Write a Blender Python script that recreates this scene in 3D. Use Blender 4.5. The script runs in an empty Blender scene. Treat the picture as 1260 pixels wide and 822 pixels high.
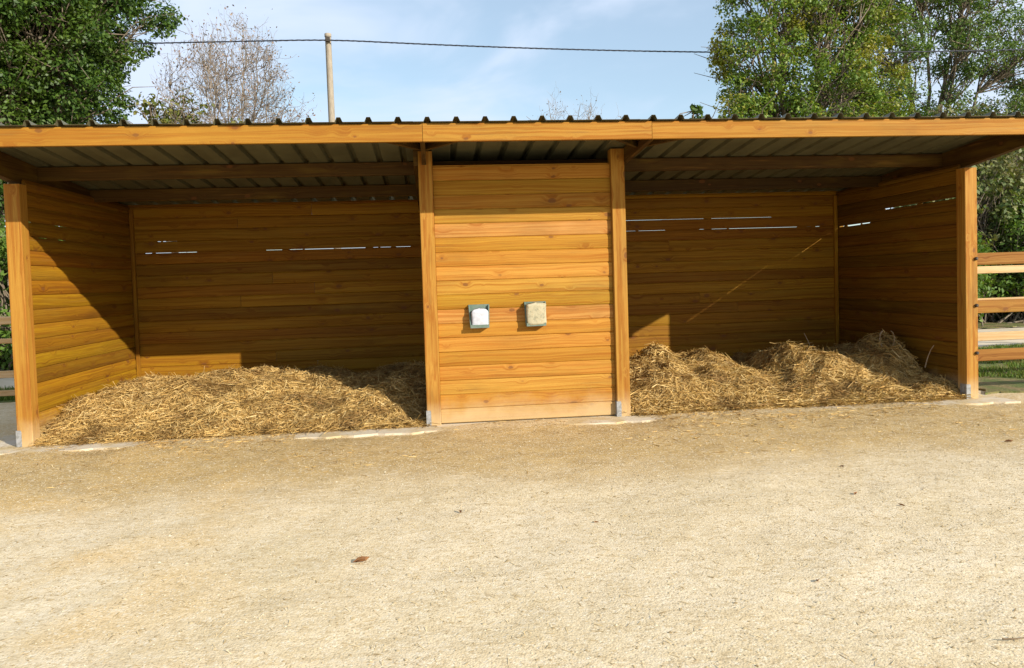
import bpy, math, random
import numpy as np
from mathutils import Matrix, Vector

random.seed(7)
rng = np.random.default_rng(7)
scene = bpy.context.scene
COL = scene.collection

# ------------------------------------------------------------------ camera
cam = bpy.data.cameras.new("camera")
cam.sensor_width = 36.0
cam.lens = 930.0 / 1260.0 * 36.0
cam.shift_y = -(411.0 - 378.2) / 1260.0
cam.clip_end = 3000.0
cam_ob = bpy.data.objects.new("camera", cam)
COL.objects.link(cam_ob)
YAW, PITCH, ROLL, DIST, EYE = 0.1035, 0.0371, -0.0313, 8.117, 1.55
F = Vector((math.sin(YAW) * math.cos(PITCH), math.cos(YAW) * math.cos(PITCH), -math.sin(PITCH)))
r0 = Vector((math.cos(YAW), -math.sin(YAW), 0.0))
u0 = r0.cross(F)
rr = math.cos(ROLL) * r0 + math.sin(ROLL) * u0
uu = -math.sin(ROLL) * r0 + math.cos(ROLL) * u0
m = Matrix((rr, uu, -F)).transposed().to_4x4()
m.translation = Vector((0.0, -DIST, EYE))
cam_ob.matrix_world = m
scene.camera = cam_ob

# ------------------------------------------------------------------ light, sky, exposure
scene.view_settings.view_transform = 'Standard'
scene.view_settings.look = 'None'
scene.view_settings.gamma = 1.0
scene.view_settings.exposure = 0.55
SUN_DIR = Vector((0.925, -1.0, 0.583)).normalized()
ELEV = math.asin(SUN_DIR.z)
AZ = math.atan2(SUN_DIR.x, SUN_DIR.y)
sun = bpy.data.lights.new("sun", 'SUN')
sun.energy = 4.7
sun.angle = math.radians(0.5)
sun.color = (1.0, 0.92, 0.79)
sun_ob = bpy.data.objects.new("sun", sun)
sun_ob.rotation_euler = (-SUN_DIR).to_track_quat('-Z', 'Y').to_euler()
sun_ob.location = (6, -12, 12)
COL.objects.link(sun_ob)

world = bpy.data.worlds.new("World")
scene.world = world
world.use_nodes = True
wn, wl = world.node_tree.nodes, world.node_tree.links
wn.clear()
w_out = wn.new('ShaderNodeOutputWorld')
w_bg = wn.new('ShaderNodeBackground')
w_bg.inputs['Strength'].default_value = 0.10
w_sky = wn.new('ShaderNodeTexSky')
w_sky.sky_type = 'NISHITA'
w_sky.sun_disc = False
w_sky.sun_elevation = ELEV
w_sky.sun_rotation = AZ
w_sky.air_density = 1.0
w_sky.dust_density = 0.6
w_sky.ozone_density = 1.5
w_tc = wn.new('ShaderNodeTexCoord')
w_map = wn.new('ShaderNodeMapping')
w_map.inputs['Rotation'].default_value = (0.1, -0.35, 0.5)
w_map.inputs['Scale'].default_value = (1.3, 1.3, 3.4)
w_map.inputs['Location'].default_value = (0.35, 0.1, 0.62)
w_noise = wn.new('ShaderNodeTexNoise')
w_noise.inputs['Scale'].default_value = 2.1
w_noise.inputs['Detail'].default_value = 5.0
w_noise.inputs['Roughness'].default_value = 0.5
w_noise.inputs['Distortion'].default_value = 0.7
w_ramp = wn.new('ShaderNodeValToRGB')
w_ramp.color_ramp.interpolation = 'EASE'
w_ramp.color_ramp.elements[0].position = 0.37
w_ramp.color_ramp.elements[0].color = (0.36, 0.36, 0.36, 1)
w_ramp.color_ramp.elements[1].position = 0.60
w_ramp.color_ramp.elements[1].color = (0.97, 0.97, 0.97, 1)
w_mix = wn.new('ShaderNodeMix')
w_mix.data_type = 'RGBA'
w_mix.inputs['B'].default_value = (5.4, 6.2, 7.6, 1)
wl.new(w_tc.outputs['Generated'], w_map.inputs['Vector'])
wl.new(w_map.outputs['Vector'], w_noise.inputs['Vector'])
wl.new(w_noise.outputs['Fac'], w_ramp.inputs['Fac'])
wl.new(w_ramp.outputs['Color'], w_mix.inputs['Factor'])
w_gain = wn.new('ShaderNodeMix')
w_gain.data_type = 'RGBA'
w_gain.blend_type = 'MULTIPLY'
w_gain.inputs['Factor'].default_value = 1.0
w_gain.inputs['B'].default_value = (1.2, 1.32, 1.22, 1)
wl.new(w_sky.outputs['Color'], w_gain.inputs['A'])
wl.new(w_gain.outputs['Result'], w_mix.inputs['A'])
wl.new(w_mix.outputs['Result'], w_bg.inputs['Color'])
wl.new(w_bg.outputs['Background'], w_out.inputs['Surface'])


# ------------------------------------------------------------------ helpers
class NT:
    """small wrapper for building node materials"""
    def __init__(self, name):
        self.m = bpy.data.materials.new(name)
        self.m.use_nodes = True
        self.n, self.l = self.m.node_tree.nodes, self.m.node_tree.links
        self.n.clear()
        self.out = self.n.new('ShaderNodeOutputMaterial')

    def node(self, kind, **kw):
        nd = self.n.new(kind)
        for k, v in kw.items():
            setattr(nd, k, v)
        return nd

    def put(self, sock, v):
        if hasattr(v, 'is_linked') or isinstance(v, bpy.types.NodeSocket):
            self.l.new(v, sock)
        else:
            if sock.type == 'RGBA' and len(v) == 3:
                v = (*v, 1)
            sock.default_value = v

    def math(self, op, a, b=0.0, c=None, clamp=False):
        nd = self.node('ShaderNodeMath', operation=op, use_clamp=clamp)
        self.put(nd.inputs[0], a)
        self.put(nd.inputs[1], b)
        if c is not None:
            self.put(nd.inputs[2], c)
        return nd.outputs[0]

    def mix(self, fac, a, b, mode='MIX'):
        nd = self.node('ShaderNodeMix', data_type='RGBA', blend_type=mode)
        self.put(nd.inputs['Factor'], fac)
        self.put(nd.inputs['A'], a)
        self.put(nd.inputs['B'], b)
        return nd.outputs['Result']

    def noise(self, vec, scale, detail=2.0, rough=0.5, dist=0.0, dim='3D'):
        nd = self.node('ShaderNodeTexNoise', noise_dimensions=dim)
        if vec is not None:
            self.put(nd.inputs['Vector'], vec)
        nd.inputs['Scale'].default_value = scale
        nd.inputs['Detail'].default_value = detail
        nd.inputs['Roughness'].default_value = rough
        nd.inputs['Distortion'].default_value = dist
        return nd.outputs['Fac']

    def ramp(self, fac, stops, interp='LINEAR'):
        nd = self.node('ShaderNodeValToRGB')
        nd.color_ramp.interpolation = interp
        el = nd.color_ramp.elements
        while len(el) < len(stops):
            el.new(0.5)
        for e, (p, c) in zip(el, stops):
            e.position = p
            e.color = (*c, 1) if len(c) == 3 else c
        self.put(nd.inputs['Fac'], fac)
        return nd.outputs['Color']

    def smooth(self, v, lo, hi, a=0.0, b=1.0):
        nd = self.node('ShaderNodeMapRange', interpolation_type='SMOOTHSTEP')
        self.put(nd.inputs['Value'], v)
        nd.inputs['From Min'].default_value = lo
        nd.inputs['From Max'].default_value = hi
        nd.inputs['To Min'].default_value = a
        nd.inputs['To Max'].default_value = b
        return nd.outputs['Result']

    def mapping(self, vec, scale=(1, 1, 1), loc=None):
        nd = self.node('ShaderNodeMapping')
        self.put(nd.inputs['Vector'], vec)
        nd.inputs['Scale'].default_value = scale
        if loc is not None:
            self.put(nd.inputs['Location'], loc)
        return nd.outputs['Vector']

    def bump(self, h, strength=0.3, dist=0.01):
        nd = self.node('ShaderNodeBump')
        self.put(nd.inputs['Height'], h)
        nd.inputs['Strength'].default_value = strength
        nd.inputs['Distance'].default_value = dist
        return nd.outputs['Normal']

    def bsdf(self, color, rough=0.7, normal=None, metallic=0.0, spec=0.3):
        nd = self.node('ShaderNodeBsdfPrincipled')
        self.put(nd.inputs['Base Color'], color)
        self.put(nd.inputs['Roughness'], rough)
        nd.inputs['Metallic'].default_value = metallic
        nd.inputs['Specular IOR Level'].default_value = spec
        if normal is not None:
            self.l.new(normal, nd.inputs['Normal'])
        self.l.new(nd.outputs['BSDF'], self.out.inputs['Surface'])
        return nd


def mesh_np(name, verts, faces, smooth=False):
    """faces: array (n,3) or (n,4), or list of such arrays"""
    me = bpy.data.meshes.new(name)
    verts = np.asarray(verts, np.float32)
    fl = faces if isinstance(faces, list) and len(faces) and isinstance(faces[0], np.ndarray) and faces[0].ndim == 2 else [np.asarray(faces, np.int32)]
    loops = np.concatenate([f.ravel() for f in fl]).astype(np.int32)
    sizes = np.concatenate([np.full(len(f), f.shape[1], np.int32) for f in fl])
    starts = np.concatenate([[0], np.cumsum(sizes)[:-1]]).astype(np.int32)
    me.vertices.add(len(verts))
    me.vertices.foreach_set('co', verts.ravel())
    me.loops.add(len(loops))
    me.loops.foreach_set('vertex_index', loops)
    me.polygons.add(len(sizes))
    me.polygons.foreach_set('loop_start', starts)
    me.polygons.foreach_set('loop_total', sizes)
    if smooth:
        me.polygons.foreach_set('use_smooth', np.ones(len(sizes), bool))
    me.update(calc_edges=True)
    me.validate()
    return me


def mesh_py(name, verts, faces, smooth=False):
    me = bpy.data.meshes.new(name)
    me.from_pydata([tuple(v) for v in verts], [], [tuple(f) for f in faces])
    if smooth:
        for p in me.polygons:
            p.use_smooth = True
    me.update()
    return me


def link(name, me, mat=None, parent=None, loc=(0, 0, 0), rot=(0, 0, 0)):
    o = bpy.data.objects.new(name, me)
    COL.objects.link(o)
    if mat is not None and me is not None and not me.materials:
        me.materials.append(mat)
    o.parent = parent
    o.location = loc
    o.rotation_euler = rot
    return o


def empty(name, loc, label, cat, group=None, rotz=0.0):
    o = bpy.data.objects.new(name, None)
    o.empty_display_size = 0.2
    COL.objects.link(o)
    o.location = loc
    o.rotation_euler = (0, 0, rotz)
    tag(o, label, cat, group)
    return o


def tag(o, label=None, cat=None, group=None, kind=None):
    if label:
        o['label'] = label
    if cat:
        o['category'] = cat
    if group:
        o['group'] = group
    if kind:
        o['kind'] = kind
    return o


def copy_tree(o, parent=None):
    c = o.copy()
    COL.objects.link(c)
    c.parent = parent
    for ch in [x for x in bpy.data.objects if x.parent == o]:
        copy_tree(ch, c)
    return c


_timber_cache = {}


def timber_mesh(L, A, B, bev=0.004, sides=None):
    """bevelled timber: length L along local X (from 0), A along Y, B along Z, from the origin corner"""
    key = (round(L, 3), A, B, bev)
    if key in _timber_cache:
        return _timber_cache[key]
    b = bev
    prof = [(b, 0), (A - b, 0), (A, b), (A, B - b), (A - b, B), (b, B), (0, B - b), (0, b)]
    n = len(prof)
    V, Fc = [], []
    for x in (0.0, L):
        for (y, z) in prof:
            V.append((x, y, z))
    for i in range(n):
        j = (i + 1) % n
        Fc.append((i, j, n + j, n + i)[::-1])
    Fc.append(tuple(range(n)))
    Fc.append(tuple(range(2 * n - 1, n - 1, -1)))
    me = mesh_py("timber", V, Fc)
    _timber_cache[key] = me
    return me


def beam(name, p, L, A, B, mat, parent, axis='X', bev=0.004, tilt=0.0):
    """box from corner p. axis X: size (L,A,B); axis Y: size (A,L,B) grain along Y; axis Z: (A,B,L) grain along Z"""
    me = timber_mesh(L, A, B, bev)
    if axis == 'X':
        o = link(name, me, mat, parent, p)
    elif axis == 'Y':      # local X -> +Y, local Y -> -X, Z -> Z
        o = link(name, me, mat, parent, (p[0] + A, p[1], p[2]), (tilt, 0, math.pi / 2))
        o.rotation_mode = 'XYZ'
    else:                  # local X -> +Z ; local Y -> +X ; local Z -> +Y
        o = link(name, me, mat, parent, p)
        o.rotation_euler = Matrix(((0, 1, 0), (0, 0, 1), (1, 0, 0))).to_euler()
    return o


def smoothed(p):
    """closed profile helper"""
    return p


# ------------------------------------------------------------------ materials
def wood_material(name, tones, dark, value=1.0, green=0.25, dust=True, knots=True):
    t = NT(name)
    tc = t.node('ShaderNodeTexCoord')
    oi = t.node('ShaderNodeObjectInfo')
    rnd = oi.outputs['Random']
    wn1 = t.node('ShaderNodeTexWhiteNoise', noise_dimensions='1D')
    t.put(wn1.inputs['W'], rnd)
    off = t.node('ShaderNodeVectorMath', operation='SCALE')
    t.put(off.inputs[0], wn1.outputs['Color'])
    off.inputs['Scale'].default_value = 23.0
    add = t.node('ShaderNodeVectorMath', operation='ADD')
    t.put(add.inputs[0], tc.outputs['Object'])
    t.put(add.inputs[1], off.outputs[0])
    P = add.outputs[0]
    # knots: cells of a 3D voronoi squeezed along the grain
    kvw = t.node('ShaderNodeVectorMath', operation='ADD')
    t.put(kvw.inputs[0], P)
    nz_ = t.node('ShaderNodeTexNoise')
    t.put(nz_.inputs['Vector'], P)
    nz_.inputs['Scale'].default_value = 14.0
    sc_ = t.node('ShaderNodeVectorMath', operation='SCALE')
    t.put(sc_.inputs[0], nz_.outputs['Color'])
    sc_.inputs['Scale'].default_value = 0.022
    t.put(kvw.inputs[1], sc_.outputs[0])
    kv = t.mapping(kvw.outputs[0], (3.4, 5.5, 6.0))
    vo = t.node('ShaderNodeTexVoronoi', feature='F1')
    t.put(vo.inputs['Vector'], kv)
    vo.inputs['Scale'].default_value = 1.0
    vo.inputs['Randomness'].default_value = 1.0
    kd = vo.outputs['Distance']
    sepc = t.node('ShaderNodeSeparateColor')
    t.put(sepc.inputs[0], vo.outputs['Color'])
    kr = t.math('MULTIPLY', sepc.outputs[0], 0.12)
    kdn = t.math('DIVIDE', kd, t.math('ADD', kr, 0.045))
    knot = t.smooth(kdn, 0.75, 1.15, 1.0, 0.0)
    halo = t.smooth(kdn, 0.9, 3.2, 1.0, 0.0)
    # warp of the grain round knots
    low = t.noise(t.mapping(P, (0.9, 5.0, 5.0)), 1.0, 3.0, 0.5)
    sep = t.node('ShaderNodeSeparateXYZ')
    t.put(sep.inputs[0], P)
    zz = t.math('ADD', sep.outputs[2], t.math('MULTIPLY', t.math('ADD', t.math('MULTIPLY', low, 0.09), t.math('MULTIPLY', halo, 0.035)), 1.0))
    com = t.node('ShaderNodeCombineXYZ')
    t.put(com.inputs[0], t.math('MULTIPLY', sep.outputs[0], 0.55))
    t.put(com.inputs[1], t.math('MULTIPLY', sep.outputs[1], 30.0))
    t.put(com.inputs[2], t.math('MULTIPLY', zz, 52.0))
    grain = t.noise(com.outputs[0], 1.0, 4.0, 0.6, 0.4)
    com2 = t.node('ShaderNodeCombineXYZ')
    t.put(com2.inputs[0], t.math('MULTIPLY', sep.outputs[0], 4.0))
    t.put(com2.inputs[1], t.math('MULTIPLY', sep.outputs[1], 160.0))
    t.put(com2.inputs[2], t.math('MULTIPLY', zz, 190.0))
    fine = t.noise(com2.outputs[0], 1.0, 2.0, 0.6)
    # base tone per piece
    base = t.ramp(wn1.outputs['Value'], [(i / max(1, len(tones) - 1), c) for i, c in enumerate(tones)])
    g = t.smooth(grain, 0.38, 0.66)
    col = t.mix(t.math('MULTIPLY', g, 0.78), base, t.mix(1.0, base, dark, 'MULTIPLY'))
    col = t.mix(t.smooth(fine, 0.3, 0.75, 0.0, 0.28), col, t.mix(1.0, col, (0.62, 0.55, 0.42), 'MULTIPLY'))
    # greenish treatment blotches
    blot = t.noise(t.mapping(P, (1.1, 4.0, 7.0)), 1.0, 3.0, 0.6)
    col = t.mix(t.smooth(blot, 0.5, 0.74, 0.0, green), col, (0.27, 0.175, 0.018))
    pale = t.noise(t.mapping(P, (1.6, 3.0, 9.0), (7.7, 3.1, 1.9)), 1.0, 2.0, 0.5)
    col = t.mix(t.smooth(pale, 0.56, 0.78, 0.0, 0.35), col, t.mix(1.0, col, (1.35, 1.45, 1.9), 'MULTIPLY'))
    if knots:
        col = t.mix(t.math('MULTIPLY', halo, 0.30), col, t.mix(1.0, col, (0.66, 0.42, 0.25), 'MULTIPLY'))
        col = t.mix(t.math('MULTIPLY', knot, 0.72), col, (0.15, 0.055, 0.014))
    wea = t.noise(t.mapping(P, (0.7, 2.5, 3.0), (3.3, 9.1, 5.7)), 1.0, 5.0, 0.65)
    col = t.mix(t.smooth(wea, 0.50, 0.72, 0.0, 0.5), col, t.mix(1.0, col, (0.66, 0.68, 0.85), 'MULTIPLY'))
    streak = t.noise(t.mapping(P, (1.3, 9.0, 30.0), (1.3, 2.1, 8.7)), 1.0, 3.0, 0.6)
    col = t.mix(t.smooth(streak, 0.60, 0.74, 0.0, 0.55), col, (0.20, 0.095, 0.018))
    if value != 1.0:
        col = t.mix(1.0, col, (value, value, value), 'MULTIPLY')
    if dust:
        geo = t.node('ShaderNodeNewGeometry')
        sp = t.node('ShaderNodeSeparateXYZ')
        t.put(sp.inputs[0], geo.outputs['Position'])
        dn = t.noise(geo.outputs['Position'], 5.0, 4.0, 0.6)
        hh = t.math('ADD', sp.outputs[2], t.math('MULTIPLY', dn, -0.25))
        col = t.mix(t.smooth(hh, -0.12, 0.2, 0.75, 0.0), col, (0.52, 0.38, 0.20))
    hgt = t.math('ADD', t.math('MULTIPLY', grain, 0.6), t.math('MULTIPLY', fine, 0.5))
    nrm = t.bump(hgt, 0.35, 0.004)
    t.bsdf(col, t.smooth(grain, 0.2, 0.8, 0.62, 0.82), nrm, spec=0.25)
    return t.m


M = {}
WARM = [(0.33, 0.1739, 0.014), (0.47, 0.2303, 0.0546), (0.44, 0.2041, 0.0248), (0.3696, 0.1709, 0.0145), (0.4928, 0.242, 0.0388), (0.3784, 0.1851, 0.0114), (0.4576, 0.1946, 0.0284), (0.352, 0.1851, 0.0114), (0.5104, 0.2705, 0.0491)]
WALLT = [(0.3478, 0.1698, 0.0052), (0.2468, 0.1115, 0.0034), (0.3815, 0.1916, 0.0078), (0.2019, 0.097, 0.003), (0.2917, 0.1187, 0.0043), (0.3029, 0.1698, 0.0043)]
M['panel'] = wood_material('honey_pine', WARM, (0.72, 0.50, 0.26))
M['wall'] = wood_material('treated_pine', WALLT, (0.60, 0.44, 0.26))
M['wall_shaded'] = wood_material('treated_pine_shaded', [tuple(c * k for c, k in zip(t_, (0.66, 0.66, 0.95))) for t_ in WALLT], (0.55, 0.42, 0.28))  # wall tones darkened and greyed: the right wall's shade put into the colour
M['post'] = wood_material('post_pine', [(0.3811, 0.1904, 0.0256), (0.405, 0.2031, 0.0309), (0.3494, 0.1734, 0.0198)], (0.66, 0.42, 0.22), green=0.15)
M['fascia'] = wood_material('fascia_pine', [(0.3437, 0.1641, 0.0155), (0.375, 0.1831, 0.0213), (0.325, 0.1548, 0.0146)], (0.74, 0.50, 0.26), green=0.12, dust=False)
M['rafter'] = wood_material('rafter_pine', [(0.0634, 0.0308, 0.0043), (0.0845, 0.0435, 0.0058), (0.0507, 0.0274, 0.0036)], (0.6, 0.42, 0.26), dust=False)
M['rail_near'] = wood_material('stained_rail', [(0.2762, 0.1229, 0.0172), (0.3413, 0.158, 0.0243), (0.2438, 0.1053, 0.0143)], (0.6, 0.45, 0.3), dust=False)
M['rail_far'] = wood_material('pale_rail', [(0.60, 0.40, 0.20), (0.66, 0.46, 0.25), (0.55, 0.36, 0.18)], (0.8, 0.7, 0.5), green=0.0, dust=False)


def simple(name, c1, c2, scale=8.0, rough=0.7, bump=0.3, metallic=0.0, detail=4.0, bdist=0.004, stretch=(1, 1, 1)):
    t = NT(name)
    tc = t.node('ShaderNodeTexCoord')
    v = t.mapping(tc.outputs['Object'], stretch)
    n = t.noise(v, scale, detail, 0.6)
    col = t.mix(t.smooth(n, 0.35, 0.68), c1, c2)
    t.bsdf(col, rough, t.bump(n, bump, bdist), metallic)
    return t.m


M['sheet'] = simple('coated_sheet_steel', (0.115, 0.112, 0.066), (0.085, 0.082, 0.048), 3.0, 0.5, 0.05, 0.0)
M['steel'] = simple('galvanised_steel', (0.33, 0.33, 0.33), (0.20, 0.20, 0.19), 30.0, 0.5, 0.1, 0.1)
M['bolt'] = simple('dark_bolt', (0.05, 0.045, 0.04), (0.09, 0.07, 0.05), 30.0, 0.5, 0.1, 0.5)
M['salt_white'] = simple('white_salt', (0.52, 0.53, 0.58), (0.42, 0.43, 0.47), 25.0, 0.6, 0.5)
M['holder'] = simple('green_plastic', (0.10, 0.15, 0.12), (0.15, 0.19, 0.15), 18.0, 0.55, 0.15)
M['bark'] = simple('grey_bark', (0.13, 0.10, 0.07), (0.22, 0.18, 0.13), 9.0, 0.9, 0.8, 0.0, 5.0, 0.03, (1, 1, 0.25))
M['bark_pale'] = simple('pale_bark', (0.20, 0.16, 0.125), (0.30, 0.25, 0.20), 9.0, 0.9, 0.5)
M['cable'] = simple('black_cable', (0.025, 0.028, 0.04), (0.04, 0.045, 0.06), 20.0, 0.6, 0.1)
M['polewood'] = simple('weathered_pole', (0.36, 0.31, 0.24), (0.24, 0.20, 0.15), 14.0, 0.85, 0.5, 0.0, 4.0, 0.01, (6, 6, 0.4))
M['dead_leaf'] = simple('dead_leaf', (0.16, 0.07, 0.025), (0.26, 0.12, 0.04), 60.0, 0.8, 0.3)
M['grey_stick'] = simple('grey_stick', (0.16, 0.11, 0.065), (0.24, 0.17, 0.10), 60.0, 0.85, 0.3)

# dirty old salt block
t = NT('stained_salt')
tc = t.node('ShaderNodeTexCoord')
n1 = t.noise(tc.outputs['Object'], 16.0, 4.0, 0.65)
n2 = t.noise(tc.outputs['Object'], 55.0, 2.0, 0.6)
c = t.ramp(n1, [(0.34, (0.24, 0.23, 0.16)), (0.46, (0.40, 0.36, 0.24)), (0.60, (0.45, 0.40, 0.27)), (0.70, (0.36, 0.28, 0.15))])
c = t.mix(t.smooth(n2, 0.5, 0.75, 0, 0.4), c, (0.32, 0.24, 0.13))
t.bsdf(c, 0.75, t.bump(n1, 0.6, 0.01))
M['salt_old'] = t.m


def island_material(name, stops, rough=0.7, translucent=0.0, big=None, spec=0.2):
    t = NT(name)
    geo = t.node('ShaderNodeNewGeometry')
    col = t.ramp(geo.outputs['Random Per Island'], stops)
    if big:
        (c, sc, lo, hi, amt) = big
        n = t.noise(geo.outputs['Position'], sc, 2.0, 0.5)
        col = t.mix(t.smooth(n, lo, hi, 0.0, amt), col, c)
    b = t.bsdf(col, rough, None, spec=spec)
    if translucent > 0:
        tr = t.node('ShaderNodeBsdfTranslucent')
        t.put(tr.inputs['Color'], t.mix(1.0, col, (1.25, 1.35, 0.5), 'MULTIPLY'))
        mx = t.node('ShaderNodeMixShader')
        mx.inputs[0].default_value = translucent
        t.l.new(b.outputs[0], mx.inputs[1])
        t.l.new(tr.outputs[0], mx.inputs[2])
        t.l.new(mx.outputs[0], t.out.inputs['Surface'])
    return t.m


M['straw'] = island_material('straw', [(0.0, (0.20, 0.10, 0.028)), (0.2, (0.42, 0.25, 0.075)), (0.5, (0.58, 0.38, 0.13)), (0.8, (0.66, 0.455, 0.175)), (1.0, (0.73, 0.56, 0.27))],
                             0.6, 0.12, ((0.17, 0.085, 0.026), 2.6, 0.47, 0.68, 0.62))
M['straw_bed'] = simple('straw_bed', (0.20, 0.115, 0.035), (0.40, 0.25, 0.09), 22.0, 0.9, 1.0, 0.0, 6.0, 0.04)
M['oak_leaf'] = island_material('oak_leaves', [(0.0, (0.024, 0.056, 0.009)), (0.4, (0.042, 0.092, 0.012)), (0.8, (0.070, 0.130, 0.016)), (1.0, (0.105, 0.165, 0.022))],
                                0.5, 0.28, ((0.085, 0.135, 0.014), 0.55, 0.48, 0.7, 0.7), 0.4)
M['oak_turning'] = island_material('oak_leaves_turning', [(0.0, (0.075, 0.1375, 0.0168)), (0.5, (0.125, 0.2063, 0.024)), (0.88, (0.1938, 0.2562, 0.0336)), (1.0, (0.3, 0.25, 0.036))],
                                   0.5, 0.28, ((0.26, 0.22, 0.022), 0.45, 0.50, 0.62, 0.75), 0.35)
M['ash_leaf'] = island_material('ash_leaves', [(0.0, (0.066, 0.126, 0.0288)), (0.5, (0.108, 0.18, 0.0408)), (1.0, (0.168, 0.234, 0.06))], 0.5, 0.28, ((0.10, 0.14, 0.02), 0.6, 0.5, 0.7, 0.6), 0.35)
M['hedge_leaf'] = island_material('hedge_leaves', [(0.0, (0.0625, 0.0978, 0.0275)), (0.5, (0.125, 0.161, 0.0438)), (1.0, (0.225, 0.2185, 0.0875))], 0.55, 0.25, ((0.13, 0.095, 0.04), 0.6, 0.5, 0.72, 0.6), 0.3)
M['bush_leaf'] = island_material('bush_leaves', [(0.0, (0.06, 0.115, 0.0168)), (0.5, (0.096, 0.1725, 0.024)), (1.0, (0.156, 0.2185, 0.036))], 0.55, 0.3, None, 0.3)
M['yellow_leaf'] = island_material('yellow_green_leaves', [(0.0, (0.08, 0.11, 0.02)), (0.5, (0.14, 0.16, 0.03)), (1.0, (0.22, 0.20, 0.05))], 0.55, 0.3, None, 0.3)
M['red_leaf'] = island_material('reddish_leaves', [(0.0, (0.17, 0.10, 0.08)), (0.5, (0.27, 0.19, 0.155)), (1.0, (0.38, 0.30, 0.25))], 0.6, 0.25, None, 0.2)
M['grass'] = island_material('grass', [(0.0, (0.06, 0.11, 0.018)), (0.5, (0.11, 0.18, 0.028)), (0.85, (0.17, 0.22, 0.045)), (1.0, (0.34, 0.27, 0.11))], 0.6, 0.25, ((0.26, 0.19, 0.07), 1.6, 0.5, 0.68, 0.8))
M['litter'] = island_material('straw_litter', [(0.0, (0.30, 0.20, 0.08)), (0.15, (0.55, 0.41, 0.20)), (1.0, (0.74, 0.60, 0.36))], 0.7)


# sandy yard
t = NT('sand_yard')
geo = t.node('ShaderNodeNewGeometry')
pos = geo.outputs['Position']
sp = t.node('ShaderNodeSeparateXYZ')
t.put(sp.inputs[0], pos)
big = t.noise(pos, 0.55, 4.0, 0.55, 0.3)
mid = t.noise(t.mapping(pos, (1.0, 1.6, 1.0)), 3.4, 5.0, 0.6, 0.4)
grit = t.noise(pos, 62.0, 4.0, 0.75)
peb = t.node('ShaderNodeTexVoronoi', feature='F1')
t.put(peb.inputs['Vector'], pos)
peb.inputs['Scale'].default_value = 95.0
spc = t.node('ShaderNodeSeparateColor')
t.put(spc.inputs[0], peb.outputs['Color'])
col = t.ramp(big, [(0.3, (0.62, 0.50, 0.305)), (0.5, (0.68, 0.555, 0.36)), (0.7, (0.71, 0.595, 0.41))])
col = t.mix(t.smooth(mid, 0.4, 0.72, 0.0, 0.45), col, (0.49, 0.37, 0.19))
col = t.mix(t.smooth(mid, 0.28, 0.42, 0.4, 0.0), col, (0.66, 0.565, 0.40))
# brown trodden band in front of the shelter, ochre on the left
wob = t.math('MULTIPLY', t.math('SUBTRACT', t.noise(pos, 1.1, 4.0, 0.6), 0.5), 1.7)
yy = t.math('ADD', sp.outputs[1], wob)
xs = t.math('MULTIPLY', t.math('ABSOLUTE', t.math('SUBTRACT', sp.outputs[0], 0.8)), 0.02)
yy = t.math('SUBTRACT', yy, xs)
bandlo = t.smooth(yy, -3.0, -1.6)
band = t.math('MULTIPLY', bandlo, t.smooth(sp.outputs[1], -0.42, -0.22, 1.0, 0.55))
band = t.math('MULTIPLY', band, t.smooth(sp.outputs[1], 0.1, 0.4, 1.0, 0.4))
brown = t.mix(t.smooth(mid, 0.35, 0.7), (0.47, 0.30, 0.085), (0.36, 0.22, 0.058))
col = t.mix(t.math('MULTIPLY', band, 0.80), col, brown)
och = t.noise(pos, 0.8, 3.0, 0.6)
och = t.math('MULTIPLY', t.smooth(och, 0.44, 0.62), t.smooth(sp.outputs[0], -2.2, -0.2, 1.0, 0.0))
col = t.mix(t.math('MULTIPLY', och, 0.5), col, (0.66, 0.42, 0.14))
col = t.mix(t.smooth(grit, 0.26, 0.46, 0.5, 0.0), col, t.mix(1.0, col, (0.50, 0.42, 0.30), 'MULTIPLY'))
col = t.mix(t.smooth(grit, 0.56, 0.74, 0.0, 0.45), col, (0.78, 0.70, 0.53))
col = t.mix(t.smooth(spc.outputs[0], 0.80, 0.98, 0.0, 0.5), col, (0.34, 0.245, 0.13))
col = t.mix(t.smooth(spc.outputs[1], 0.85, 0.98, 0.0, 0.5), col, (0.80, 0.73, 0.58))
mot = t.noise(t.mapping(pos, (1.0, 1.8, 1.0)), 15.0, 4.0, 0.7)
col = t.mix(t.smooth(mot, 0.5, 0.66, 0.0, 0.6), col, (0.46, 0.345, 0.19))
col = t.mix(t.smooth(mot, 0.34, 0.47, 0.5, 0.0), col, (0.74, 0.645, 0.48))
# beyond the yard the ground turns greyer soil / field
far = t.smooth(sp.outputs[1], 12.0, 22.0)
col = t.mix(far, col, (0.16, 0.19, 0.07))
h = t.math('ADD', t.math('MULTIPLY', grit, 1.0), t.math('MULTIPLY', mid, 0.9))
h = t.math('ADD', h, t.math('MULTIPLY', peb.outputs['Distance'], -0.35))
t.bsdf(col, 0.95, t.bump(h, 0.5, 0.010), spec=0.1)
M['sand'] = t.m

t = NT('pale_concrete')
geo = t.node('ShaderNodeNewGeometry')
n1 = t.noise(geo.outputs['Position'], 2.2, 5.0, 0.65, 0.5)
n2 = t.noise(geo.outputs['Position'], 50.0, 3.0, 0.6)
col = t.mix(t.smooth(n1, 0.42, 0.6), (0.58, 0.50, 0.38), (0.50, 0.385, 0.21))
col = t.mix(t.smooth(n2, 0.5, 0.75, 0.0, 0.4), col, (0.50, 0.42, 0.30))
t.bsdf(col, 0.9, t.bump(n2, 0.4, 0.006))
M['concrete'] = t.m

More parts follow.
